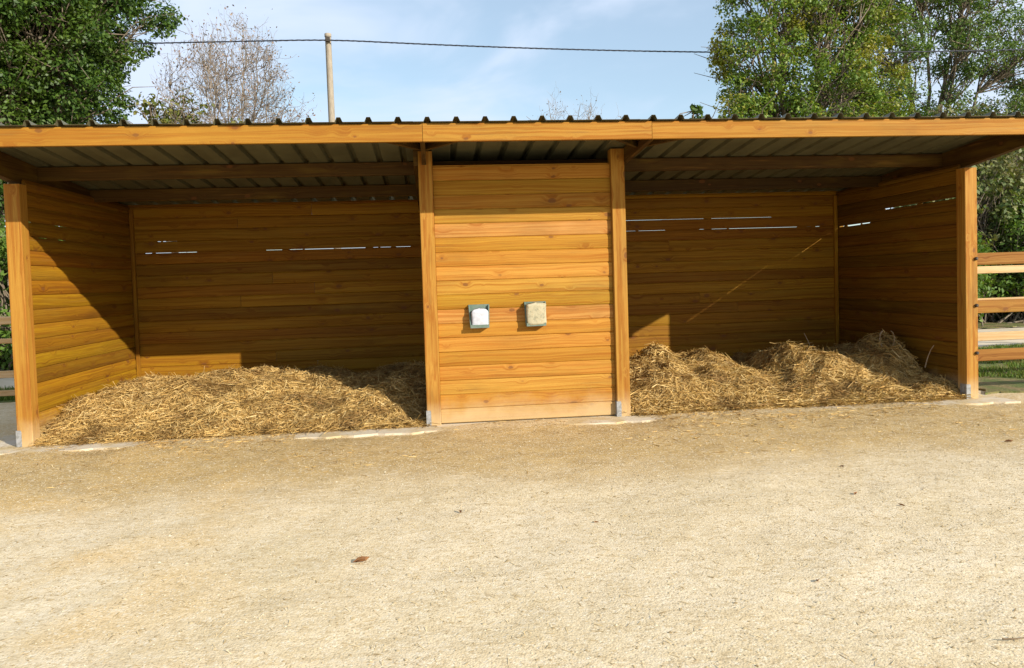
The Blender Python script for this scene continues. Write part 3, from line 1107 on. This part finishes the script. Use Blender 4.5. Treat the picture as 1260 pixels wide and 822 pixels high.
def h_right(x, y):
    base = np.interp(x, [2.1, 2.6, 2.9, 3.2, 3.6, 4.1, 4.4, 4.75, 5.1, 5.5, 5.75, 6.0, 6.13], [0.42, 0.44, 0.46, 0.44, 0.44, 0.42, 0.40, 0.50, 0.50, 0.42, 0.44, 0.50, 0.34])
    yf = 0.06 + 0.14 * vnoise(x, x * 0 + 5.2, 33, 2, 1.1) + 0.30 * np.exp(-((x - 4.75) / 0.55) ** 2)
    h = 0.80 * base * ridge(y, yf, 1.5, D, 0.7)
    h *= 1 - 0.38 * np.exp(-((x - 4.25) / 0.20) ** 2) - 0.25 * np.exp(-((x - 5.35) / 0.16) ** 2)
    h += 0.30 * np.exp(-(((x - 3.02) / 0.17) ** 2 + ((y - 1.95) / 0.22) ** 2))
    h += 0.12 * np.exp(-(((x - 4.86) / 0.32) ** 2 + ((y - 1.5) / 0.4) ** 2))
    h += 0.18 * np.exp(-(((x - 5.80) / 0.25) ** 2 + ((y - 1.2) / 0.4) ** 2))
    h += np.clip(h * 5, 0, 1) * (0.22 * vnoise(x, y, 45, 3, 2.2) + 0.07 * vnoise(x, y, 47, 2, 6.0))
    return np.maximum(h, -0.02)


straw_pile('broad heap of golden straw covering the floor of the left bay', PX[0] + PW + 0.02, PX[1] + 0.02, 0.0, D - 0.02, h_left, 92000, 5,
           keep=lambda x, y, r: (h_left(x, y) > -0.005) | (r.random(len(x)) < 0.10),
           extra=((-0.45, 0.85, 0.35, 1500, (0.10, 0.22), 0.4), (-1.1, 1.5, 0.5, 900, (0.10, 0.2), 0.3)))
straw_pile('lumpy heap of straw with tufts along the back of the right bay', PX[2] + PW + 0.01, PX[3] + 0.03, 0.0, D - 0.02, h_right, 88000, 6,
           keep=lambda x, y, r: (h_right(x, y) > -0.005) | (r.random(len(x)) < 0.10),
           extra=((3.02, 1.95, 0.24, 1500, (0.10, 0.22), 0.5), (5.80, 1.15, 0.36, 1000, (0.14, 0.32), 0.7), (4.86, 1.5, 0.35, 900, (0.12, 0.25), 0.4)))

# straw trodden out of the bays on to the edge of the yard
def spill(seed, n):
    r = np.random.default_rng(seed)
    V1, k1 = strands(n, (-4.5, 6.6), (-2.2, 0.1), ground_height, seed, Lr=(0.04, 0.14), w=0.0026, lift=0.004,
                     keep=lambda x, y, rg: rg.random(len(x)) < np.exp(y * 1.7) * (0.3 + 1.4 * (vnoise(x, y, 71, 3, 1.5) > 0.0)) * np.where((x > 0.0) & (x < 1.9), 0.3, 1.0))
    V1[:, 2] = np.minimum(V1[:, 2], ground_height(V1[:, 0], V1[:, 1]) + 0.014)
    return mesh_np('loose_straw', V1, strand_faces(k1))


tag(link('loose_straw', spill(88, 16000), M['straw']), 'loose straw trodden out of the bays along the front edge of the shelter', 'loose straw', kind='stuff')

# loops and stalks standing out of the heaps
def curve_tube(pts, rad, name, mat, parent=None, taper=0.6):
    P = [Vector(p) for p in pts]
    V, Fc = [], []
    n = 5
    for i, p in enumerate(P):
        d = (P[min(i + 1, len(P) - 1)] - P[max(i - 1, 0)]).normalized()
        a = d.cross(Vector((0.3, 0.2, 1))).normalized()
        b = d.cross(a)
        r_ = rad * (1 - (1 - taper) * i / (len(P) - 1))
        for k in range(n):
            t_ = 2 * math.pi * k / n
            V.append(tuple(p + a * math.cos(t_) * r_ + b * math.sin(t_) * r_))
    for i in range(len(P) - 1):
        for k in range(n):
            j = (k + 1) % n
            Fc.append((i * n + k, i * n + j, (i + 1) * n + j, (i + 1) * n + k))
    return link(name, mesh_py(name, V, Fc, True), mat, parent)


STALK = simple('dry_stalk', (0.42, 0.31, 0.20), (0.30, 0.21, 0.13), 30, 0.8, 0.3)
tag(curve_tube([(5.78 + 0.08 * math.sin(a), 1.02 - 0.02 * a, 0.50 + 0.12 * (1 - math.cos(a))) for a in np.linspace(-2.8, 3.0, 16)], 0.008, 'dry_stalk', STALK),
    'looped dry stalk standing up from the straw by the right side wall', 'stalk', 'stalks sticking out of the straw')
tag(curve_tube([(6.02, 0.62, 0.30), (6.04, 0.60, 0.42), (6.07, 0.58, 0.52), (6.10, 0.56, 0.58)], 0.008, 'dry_stalk', STALK),
    'short leaning stalk nearest the right corner post', 'stalk', 'stalks sticking out of the straw')
tag(curve_tube([(5.05, 1.6, 0.50), (5.02, 1.62, 0.60), (4.97, 1.62, 0.70)], 0.006, 'dry_stalk', STALK),
    'thin upright stalk on the middle straw hump of the right bay', 'stalk', 'stalks sticking out of the straw')

# loose litter on the yard
def litter(n, seed):
    r = np.random.default_rng(seed)
    x = r.uniform(-5.5, 7.2, n)
    y = -r.random(n) ** 1.6 * 5.6 - 0.02
    z = ground_height(x, y) + 0.0015
    L = r.uniform(0.008, 0.032, n)
    a = r.uniform(0, 2 * np.pi, n)
    d = np.stack([np.cos(a), np.sin(a), r.normal(0, .15, n)], -1) * L[:, None]
    s = np.stack([-np.sin(a), np.cos(a), np.zeros(n)], -1) * r.uniform(0.001, 0.0028, n)[:, None]
    up = np.array([0, 0, 1.0]) * 0.002
    c = np.stack([x, y, z], -1)
    V = np.stack([c - d - s, c - d + s, c + d + s, c + d - s, c + up], 1).reshape(-1, 3)
    k = np.arange(n)[:, None, None] * 5
    Fc = (k + np.array([[[0, 1, 4], [1, 2, 4], [2, 3, 4], [3, 0, 4]]])).reshape(-1, 3)
    return mesh_np('litter', V, Fc)


tag(link('straw_litter', litter(13000, 9), M['litter']), 'short bits of straw and chaff scattered over the sandy yard', 'straw litter', kind='stuff')

# pebbles and crumbs in the yard
def crumbs(n, seed):
    r = np.random.default_rng(seed)
    x = r.uniform(-4.5, 6.5, n)
    y = -r.random(n) ** 0.8 * 5.8 - 0.15
    s = r.uniform(0.002, 0.0065, n) * (1 + 0.8 * (r.random(n) > 0.97))
    z = ground_height(x, y)
    o = np.array([[1, 0, 0], [0.2, 1, 0], [-1, 0.1, 0], [-0.1, -1, 0], [0, 0, 0.9]])
    a = r.uniform(0, 6.28, n)
    ca, sa = np.cos(a)[:, None], np.sin(a)[:, None]
    ox = o[None, :, 0] * ca - o[None, :, 1] * sa
    oy = o[None, :, 0] * sa + o[None, :, 1] * ca
    V = np.stack([x[:, None] + ox * s[:, None] * 1.3, y[:, None] + oy * s[:, None], z[:, None] + o[None, :, 2] * s[:, None]], -1).reshape(-1, 3)
    k = np.arange(n)[:, None, None] * 5
    Fc = (k + np.array([[[0, 1, 4], [1, 2, 4], [2, 3, 4], [3, 0, 4]]])).reshape(-1, 3)
    return mesh_np('crumbs', V, Fc)


M['grit'] = island_material('grit', [(0.0, (0.28, 0.20, 0.10)), (0.3, (0.44, 0.34, 0.19)), (0.8, (0.56, 0.45, 0.28)), (1.0, (0.66, 0.57, 0.40))], 0.9)
tag(link('grit', crumbs(26000, 10), M['grit']), 'coarse pale grit lying all over the sandy yard', 'grit', kind='stuff')


def leaf_mesh(L, seed):
    r = random.Random(seed)
    V = [(-L, 0, 0.004), (-L * .3, L * .42, 0.014), (L * .35, L * .34, 0.02), (L, 0.0, 0.008), (L * .35, -L * .34, 0.018), (-L * .3, -L * .42, 0.010), (0, 0, 0.002), (L * 1.5, 0.01, 0.016)]
    V = [(a, b, c + r.uniform(0, 0.008)) for a, b, c in V]
    V += [(a, b, c - 0.0015) for a, b, c in V]
    Fc = [(0, 5, 6), (5, 4, 6), (4, 3, 6), (3, 2, 6), (2, 1, 6), (1, 0, 6), (3, 7, 2)]
    Fc += [tuple(8 + q for q in f[::-1]) for f in Fc]
    return mesh_py('leaf', V, Fc)


lf = leaf_mesh(0.030, 1)
spots = [(-0.46, -3.89, 1.25, 'curled brown leaf lying alone on the sand left of centre'),
         (0.13, -3.10, 0.7, 'small dead leaf on the pale sand below the two salt blocks'),
         (0.98, -3.46, 0.5, 'dead leaf on the sand straight in front of the second post'),
         (3.14, -2.53, 0.55, 'dark leaf at the near edge of the brown band in front of the right bay'),
         (2.84, -3.24, 0.6, 'little leaf on open sand in front of the right heap'),
         (2.98, -3.55, 0.6, 'larger dark leaf on open sand in the right part of the yard'),
         (1.85, -4.59, 0.6, 'flat leaf close to the bottom right of the yard'),
         (4.90, -2.10, 0.9, 'dark leaf near the right edge of the yard by the shelter corner')]
for i, (x, y, s, lab) in enumerate(spots):
    o = link('fallen_leaf', lf, M['dead_leaf'], None, (x, y, float(ground_height(np.array([x]), np.array([y]))[0]) + 0.001), (0, 0, i * 1.7))
    o.scale = (s, s, s)
    tag(o, lab, 'leaf', 'dead leaves on the yard')
tag(curve_tube([(2.28, -5.28, 0.008), (2.33, -5.30, 0.014), (2.40, -5.285, 0.010)], 0.004, 'twig', M['grey_stick']), 'short dark twig at the bottom right corner of the yard', 'twig')


# ------------------------------------------------------------------ rail fences
def fence(label, xs, y, rails, th, mat, post_w=0.11, post_h=1.35, group=None, xend=None, first_post=True):
    f = empty('rail_fence', (xs[0], y, 0), label, 'fence', group)
    for i, x in enumerate(xs):
        if i == 0 and not first_post:
            continue
        beam('post', (x - xs[0], 0.0, -0.05), post_h, post_w, post_w, mat, f, 'Z', 0.006)
    for a, b in zip(xs[:-1], xs[1:]):
        for (z, h) in rails:
            o = beam('rail', (a - xs[0] + 0.002, -th - 0.001, z), b - a - 0.006, th, h, mat, f, 'X', 0.006)
    return f


fence('dark stained three rail fence bolted to the right corner post', [PX[3] + PW + 0.002, 8.9, 11.6], 0.10, [(0.425, 0.135), (0.985, 0.15), (1.545, 0.14)], 0.045, M['rail_near'], post_h=1.80, first_post=False)
fence('pale weather-worn rail fence standing across the grass on the right', [8.0, 10.3, 12.6, 14.9], 3.6, [(0.28, 0.14), (0.86, 0.13), (1.40, 0.12)], 0.045, M['rail_far'], post_h=1.62)
fence('tan rail fence glimpsed past the left corner post', [-11.0, -8.6, -6.9, -4.5], 3.2, [(0.13, 0.08), (0.385, 0.10), (0.87, 0.07), (1.14, 0.11)], 0.04, M['rail_far'], post_h=1.38)
tag(beam('stake', (8.35, 3.9, 0.0), 0.55, 0.035, 0.035, M['rail_far'], None, 'Z'), 'thin wooden stake behind the pale rails on the right', 'stake')


# ------------------------------------------------------------------ vegetation
class Tubes:
    def __init__(self, sides=5):
        self.V, self.F, self.n, self.s = [], [], 0, sides

    def add(self, P, R):
        P = np.asarray(P, float)
        R = np.asarray(R, float)
        k = len(P)
        d = np.gradient(P, axis=0)
        d /= np.linalg.norm(d, axis=1)[:, None] + 1e-9
        ref = np.array([0.31, 0.17, 0.93]) if abs(d[0][2]) < 0.9 else np.array([1.0, 0.1, 0.0])
        a = np.cross(d, ref)
        a /= np.linalg.norm(a, axis=1)[:, None] + 1e-9
        b = np.cross(d, a)
        th = np.linspace(0, 2 * np.pi, self.s, endpoint=False)
        ring = (a[:, None, :] * np.cos(th)[None, :, None] + b[:, None, :] * np.sin(th)[None, :, None]) * R[:, None, None] + P[:, None, :]
        self.V.append(ring.reshape(-1, 3))
        i, j = np.meshgrid(np.arange(k - 1), np.arange(self.s), indexing='ij')
        j2 = (j + 1) % self.s
        q = np.stack([i * self.s + j, i * self.s + j2, (i + 1) * self.s + j2, (i + 1) * self.s + j], -1).reshape(-1, 4)
        self.F.append(q + self.n)
        self.n += k * self.s

    def mesh(self, name, off):
        return mesh_np(name, np.concatenate(self.V) - np.asarray(off), np.concatenate(self.F), True)


def limb(r, a, b, sag=0.12, k=6, wig=0.06):
    a, b = np.asarray(a, float), np.asarray(b, float)
    L = np.linalg.norm(b - a)
    t_ = np.linspace(0, 1, k)[:, None]
    P = a + (b - a) * t_
    P[:, 2] += np.sin(t_[:, 0] * np.pi) * sag * L
    P[1:-1] += r.normal(0, wig * L / k * 2, (k - 2, 3))
    return P


def leaves(r, C, R, per, size, flat=0.75, shell=0.5):
    """clumps at C (n,3) of radius R (n): quads scattered mostly over the outer shell of each clump"""
    n = len(C) * per
    ci = np.repeat(np.arange(len(C)), per)
    d = r.normal(0, 1, (n, 3))
    d /= np.linalg.norm(d, axis=1)[:, None]
    rad = R[ci] * (shell + (1 - shell) * r.random(n) ** 0.6) * r.uniform(0.75, 1.15, n)
    p = C[ci] + d * rad[:, None] * np.array([1, 1, flat])
    nrm = d * 0.7 + r.normal(0, 0.6, (n, 3)) + np.array([0, 0, 0.5])
    nrm /= np.linalg.norm(nrm, axis=1)[:, None]
    a = np.cross(nrm, r.normal(0, 1, (n, 3)))
    a /= np.linalg.norm(a, axis=1)[:, None]
    b = np.cross(nrm, a)
    s = size * r.uniform(0.6, 1.3, n)[:, None]
    fold = nrm * s * 0.18
    V = np.stack([p - a * s, p - b * s * 0.55 + fold, p + a * s, p + b * s * 0.55 + fold], 1).reshape(-1, 3)
    return V


def quads(n):
    return (np.arange(n * 4).reshape(-1, 4)).astype(np.int32)


def leafy_tree(name, label, base, fork, lobes, leafmat, seed, nclump=26, per=70, size=0.11, trunk_r=0.35, bark='bark', clump_r=(0.45, 0.85), group=None, cat='tree', shell_in=0.45, flat=0.75):
    """lobes: (x,y,z,radius) world; each is filled with clumps on its outer region"""
    r = np.random.default_rng(seed)
    base = np.array(base, float)
    o = empty(name, tuple(base), label, cat, group)
    T = Tubes(7)
    fk = base + np.array([r.normal(0, .2), r.normal(0, .2), fork])
    T.add(limb(r, base - np.array([0, 0, .2]), fk, 0, 6, 0.04), np.linspace(trunk_r * 1.25, trunk_r * 0.8, 6))
    cs, rs = [], []
    for (x, y, z, rad) in lobes:
        c = np.array([x, y, z])
        m_ = limb(r, fk - np.array([0, 0, r.uniform(0, fork * 0.25)]), c, 0.05, 7, 0.08)
        T.add(m_, np.linspace(trunk_r * 0.5, 0.035, 7))
        k = max(4, int(nclump * rad * rad / 4.0))
        d = r.normal(0, 1, (k, 3))
        d /= np.linalg.norm(d, axis=1)[:, None]
        d[:, 2] *= 0.85
        q = c + d * (rad * (shell_in + (1 - shell_in) * r.random(k) ** 0.5))[:, None]
        for p in q:
            st = m_[r.integers(3, 7)]
            bl = limb(r, st, p, 0.06, 5, 0.1)
            T.add(bl, np.linspace(0.028, 0.008, 5))
            for _ in range(2):
                e_ = p + r.normal(0, 0.35, 3)
                T.add(limb(r, bl[3], e_, 0.05, 3, 0.1), np.linspace(0.018, 0.006, 3))
        cs.append(q)
        rs.append(r.uniform(clump_r[0], clump_r[1], k))
    C = np.concatenate(cs)
    R = np.concatenate(rs)
    V = leaves(r, C, R, per, size, flat)
    link('trunk', T.mesh('trunk', base), M[bark], o)
    link('crown', mesh_np('crown', V - base, quads(len(V) // 4)), leafmat, o)
    return o


def lobes_ellipsoid(c, rad, n, lr, seed, squash=1.0):
    r = np.random.default_rng(seed)
    out = []
    for i in range(n):
        # even spread on an ellipsoid
        ph = math.acos(1 - 2 * (i + 0.5) / n)
        th = math.pi * (1 + 5 ** 0.5) * i + r.uniform(-.3, .3)
        k = r.uniform(0.55, 0.8)
        out.append((c[0] + rad[0] * k * math.sin(ph) * math.cos(th), c[1] + rad[1] * k * math.sin(ph) * math.sin(th), c[2] + rad[2] * k * math.cos(ph), lr * r.uniform(0.8, 1.2)))
    return out


# large dark oak behind the left bay
leafy_tree('oak_tree', 'large dense dark green oak rising behind the left end of the roof', (-12.2, 15.0, 0), 4.2,
           lobes_ellipsoid((-12.3, 14.8, 9.6), (4.1, 4.4, 4.4), 26, 1.65, 3), M['oak_leaf'], 5, nclump=78, per=190, size=0.062, trunk_r=0.34, clump_r=(0.30, 0.62))
# turning oak right of the store
leafy_tree('oak_tree', 'broad oak with yellowing leaves behind the right bay of the roof', (11.4, 13.6, 0), 3.6,
           [(8.9, 13.0, 5.6, 1.15), (9.6, 13.2, 7.9, 1.35), (10.6, 13.2, 5.7, 1.4), (10.2, 13.4, 9.6, 1.4), (11.6, 13.0, 6.6, 1.5), (12.0, 13.6, 8.9, 1.45), (12.9, 13.4, 5.6, 1.4), (13.3, 13.8, 7.3, 1.3), (11.8, 13.6, 10.8, 1.5), (9.3, 13.2, 6.7, 0.8), (13.6, 14.0, 9.6, 1.2)],
           M['oak_turning'], 8, nclump=88, per=165, size=0.052, trunk_r=0.19, clump_r=(0.26, 0.52))
# lighter open tree at the far right
leafy_tree('ash_tree', 'tall open crowned tree with visible pale limbs at the far right', (18.2, 17.5, 0), 5.6,
           [(16.2, 17.2, 9.4, 1.5), (17.4, 17.3, 11.6, 1.6), (19.4, 17.2, 10.9, 1.7), (21.3, 17.0, 9.2, 1.7), (15.9, 17.0, 7.3, 1.2), (18.0, 17.0, 6.8, 1.4), (20.6, 16.8, 6.4, 1.5), (22.6, 17.0, 7.4, 1.6), (16.9, 16.4, 5.6, 1.4), (19.2, 16.2, 5.2, 1.5), (21.4, 16.2, 5.0, 1.6), (18.6, 16.6, 9.0, 1.3), (19.5, 17.2, 13.0, 1.8), (16.0, 17.6, 11.8, 1.2)],
           M['ash_leaf'], 12, nclump=72, per=130, size=0.052, trunk_r=0.13, bark='bark', clump_r=(0.28, 0.6), shell_in=0.3)
leafy_tree('sapling', 'small sapling tip poking over the roof left of the yellowing oak', (7.5, 12.6, 0), 4.9,
           [(7.35, 12.4, 5.95, 0.26), (7.75, 12.5, 5.75, 0.30)], M['oak_leaf'], 14, nclump=90, per=26, size=0.09, trunk_r=0.05, clump_r=(0.12, 0.2))
# bush in front of the bare tree
leafy_tree('shrub', 'yellow green shrub just above the roof at the foot of the bare tree', (-7.2, 15.2, 0), 3.0,
           [(-8.1, 15.2, 6.4, 0.8), (-7.1, 15.2, 6.6, 0.9), (-6.2, 15.2, 6.1, 0.8), (-7.2, 15.2, 5.2, 1.2), (-8.0, 15.2, 7.0, 0.4), (-6.8, 15.0, 3.8, 1.4)], M['yellow_leaf'], 15, nclump=40, per=34, size=0.08, trunk_r=0.10, clump_r=(0.2, 0.4), cat='shrub')


def bare_tree(name, label, base, fork, dome, n_limb, n_twig, seed, leafmat, leaf_n, leaf_size=0.05, r0=0.09, trad=0.011, group=None):
    """dome: (cx, cy, cz, half width, height above cz); fine ascending branches fill it"""
    r = np.random.default_rng(seed)
    base = np.array(base, float)
    o = empty(name, tuple(base), label, 'tree', group)
    T = Tubes(5)
    fk = base + np.array([0, 0, fork])
    T.add(limb(r, base - np.array([0, 0, .2]), fk, 0, 6, 0.03), np.linspace(r0 * 1.3, r0, 6))
    cx, cy, cz, hw, hh = dome
    limbs = []
    for i in range(n_limb):
        a = 2 * math.pi * i / n_limb + r.uniform(-.3, .3)
        q = r.uniform(0.25, 0.85)
        e = np.array([cx + math.cos(a) * hw * q, cy + math.sin(a) * hw * q, cz + hh * math.sqrt(1 - q * q) * r.uniform(0.6, 0.95)])
        P = limb(r, fk - np.array([0, 0, r.uniform(0, 0.8)]), e, -0.04, 12, 0.10)
        limbs.append(P)
        T.add(P, np.linspace(r0 * 0.55, trad, 12))
    allp = np.concatenate([P[2:] for P in limbs])
    T2 = Tubes(3)
    tips = []
    for i in range(n_twig):
        a = r.uniform(0, 2 * math.pi)
        q = math.sqrt(r.random())
        top = hh * math.sqrt(max(0.0, 1 - q * q))
        e = np.array([cx + math.cos(a) * hw * q, cy + math.sin(a) * hw * q, cz + top * r.uniform(0.05, 1.0) ** 0.6])
        e += r.normal(0, 0.12, 3)
        cand = allp[allp[:, 2] < e[2] - 0.15]
        if not len(cand):
            continue
        d = np.linalg.norm((cand - e) * np.array([1, 1, 0.45]), axis=1)
        st = cand[np.argsort(d)[r.integers(0, 3)]] if len(cand) > 3 else cand[0]
        P = limb(r, st, e, -0.06, 7, 0.14)
        T2.add(P, np.linspace(trad, trad * 0.45, 7))
        tips.append(P[-1]); tips.append(P[-2])
        for _ in range(3):
            k = r.integers(3, 7)
            e2 = P[k] + np.array([r.normal(0, .22), r.normal(0, .22), abs(r.normal(0.28, 0.16))])
            T2.add(limb(r, P[k], e2, -0.04, 4, 0.12), np.linspace(trad * 0.5, trad * 0.28, 4))
            tips.append(e2)
    link('trunk', T.mesh('trunk', base), M['bark_pale'], o)
    link('twigs', T2.mesh('twigs', base), M['bark_pale'], o)
    tp = np.array(tips)
    tp = tp[r.integers(0, len(tp), leaf_n)] + r.normal(0, 0.09, (leaf_n, 3))
    V = leaves(r, tp, np.full(len(tp), 0.02), 1, leaf_size)
    link('foliage', mesh_np('foliage', V - base, quads(len(V) // 4)), leafmat, o)
    return o


bare_tree('birch_tree', 'nearly bare pinkish grey tree between the dark oak and the pole', (-6.1, 16.5, 0), 3.4, (-6.05, 16.5, 6.0, 2.3, 4.0), 15, 520, 22, M['red_leaf'], 2600, 0.042)
bare_tree('birch_tree', 'thin bare twig tops just showing over the roof right of the store', (7.3, 30.0, 0), 5.0, (7.3, 30.0, 8.6, 2.9, 2.3), 7, 50, 31, M['red_leaf'], 90, 0.05)


# hedges and bushes behind the fences
def bush(label, c, rad, leafmat, seed, per=60, size=0.07, n=None, group='bushes along the far side of the path'):
    r = np.random.default_rng(seed)
    base = np.array([c[0], c[1], 0.0])
    o = empty('bush', tuple(base), label, 'bush', group)
    vol = rad[0] * rad[1] * rad[2]
    k = n or int(60 * (rad[0] * rad[2]))
    d = r.normal(0, 1, (k, 3))
    d /= np.linalg.norm(d, axis=1)[:, None]
    q = np.array(c) + d * np.array(rad) * (0.55 + 0.45 * r.random(k) ** 0.5)[:, None]
    q[:, 2] = np.maximum(q[:, 2], 0.2)
    T = Tubes(4)
    for i in range(k):
        s_ = base + np.array([r.normal(0, rad[0] * .3), r.normal(0, rad[1] * .3), 0])
        T.add(limb(r, s_, q[i], 0.05, 5, 0.1), np.linspace(0.03, 0.006, 5))
    V = leaves(r, q, r.uniform(0.22, 0.48, k), per, size)
    link('stems', T.mesh('stems', base), M['bark'], o)
    link('foliage', mesh_np('foliage', V - base, quads(len(V) // 4)), leafmat, o)
    return o


bush('dark leafy bush right behind the pale rails beside the corner post', (12.6, 9.8, 1.4), (1.5, 0.9, 1.5), M['bush_leaf'], 41)
bush('tall brownish bush filling the gap under the right end of the roof', (14.3, 11.0, 2.6), (1.9, 1.1, 2.6), M['hedge_leaf'], 42, per=50)
bush('dark bush at the right edge behind the fence rails', (16.2, 10.2, 1.6), (1.8, 1.0, 1.7), M['bush_leaf'], 43)
bush('thin topped bush with sky showing through under the rake of the roof', (15.6, 12.5, 4.3), (2.6, 1.0, 1.9), M['hedge_leaf'], 44, per=26)
bush('bright green bush between the left corner post and the edge of the picture', (-8.0, 7.6, 1.3), (1.3, 0.8, 1.6), M['bush_leaf'], 45)
bush('dark tall bush behind the bright green one at the left edge', (-9.2, 10.0, 2.6), (1.9, 1.0, 2.4), M['oak_leaf'], 46)
bush('low bush further left behind the tan fence', (-11.0, 8.2, 1.3), (1.6, 0.9, 1.5), M['oak_leaf'], 47)

# ------------------------------------------------------------------ pole and cable
pole = empty('utility_pole', (-2.80, 15.0, 0), 'weather-worn wooden utility pole standing behind the left bay', 'utility pole')
T = Tubes(12)
T.add([(-2.80, 15.0, -0.3), (-2.80, 15.0, 4.0), (-2.83, 15.0, 8.92)], [0.12, 0.105, 0.088])
link('pole_shaft', T.mesh('pole_shaft', (-2.80, 15.0, 0)), M['polewood'], pole)
T = Tubes(12)
T.add([(-2.83, 15.0, 8.90), (-2.83, 15.0, 8.99), (-2.83, 15.0, 9.0)], [0.10, 0.10, 0.02])
link('pole_cap', T.mesh('pole_cap', (-2.80, 15.0, 0)), M['polewood'], pole)
link('cable_clamp', timber_mesh(0.12, 0.10, 0.14, 0.01), M['bolt'], pole, (-0.08, -0.20, 8.71))

# twisted bundle: three strands round a common sagging line
def twist_cable(pts, rad, strand, pitch, label):
    P = np.array(pts, float)
    # catmull-rom style smooth sampling
    s = np.concatenate([[0], np.cumsum(np.linalg.norm(np.diff(P, axis=0), axis=1))])
    n = int(s[-1] / 0.16)
    u = np.linspace(0, s[-1], n)
    C = np.stack([np.interp(u, s, P[:, i]) for i in range(3)], -1)
    ker = np.ones(15) / 15
    for i in range(3):
        pad = np.pad(C[:, i], 7, mode='edge')
        C[:, i] = np.convolve(pad, ker, 'valid')
    o = empty('overhead_cable', tuple(P[0]), label, 'cable')
    for k in range(3):
        T = Tubes(5)
        a = u / pitch * 2 * math.pi + k * 2 * math.pi / 3
        Q = C + np.stack([np.zeros(n), np.cos(a) * strand, np.sin(a) * strand], -1)
        T.add(Q, np.full(n, rad))
        link('cable_strand', T.mesh('cable_strand', P[0]), M['cable'], o)
    return o


cab = [(-30, 15.0, 8.1)] + [(-2.8 + (x + 2.8), 14.85, z) for x, z in ((-18, 8.42), (-12, 8.55), (-7.44, 8.67))] + [(-2.80, 14.85, 8.775)]
xs_ = np.linspace(-2.8, 34, 22)
# sag between the pole and the next one far to the right
for x in xs_[1:]:
    t_ = (x + 2.8) / 36.8
    cab.append((float(x), 14.85, 8.775 + 0.5 * t_ - 1.85 * 4 * t_ * (1 - t_) * 0.33))
twist_cable(cab, 0.0125, 0.013, 0.7, 'dark twisted overhead cable running from the pole across the sky to the right')

# far woodland belt on the horizon behind everything
r = np.random.default_rng(77)
n = 1400
fx_ = r.uniform(-260, 260, n)
C = np.stack([fx_, 170 + r.normal(0, 6, n), np.abs(r.normal(2.2, 1.6, n)) + 0.5], -1)
V = leaves(r, C, r.uniform(1.2, 2.8, n), 22, 0.9)
tag(link('woodland', mesh_np('woodland', V, quads(len(V) // 4)), M['hedge_leaf']), 'low far off belt of woodland along the horizon behind the shelter', 'woodland', kind='stuff')
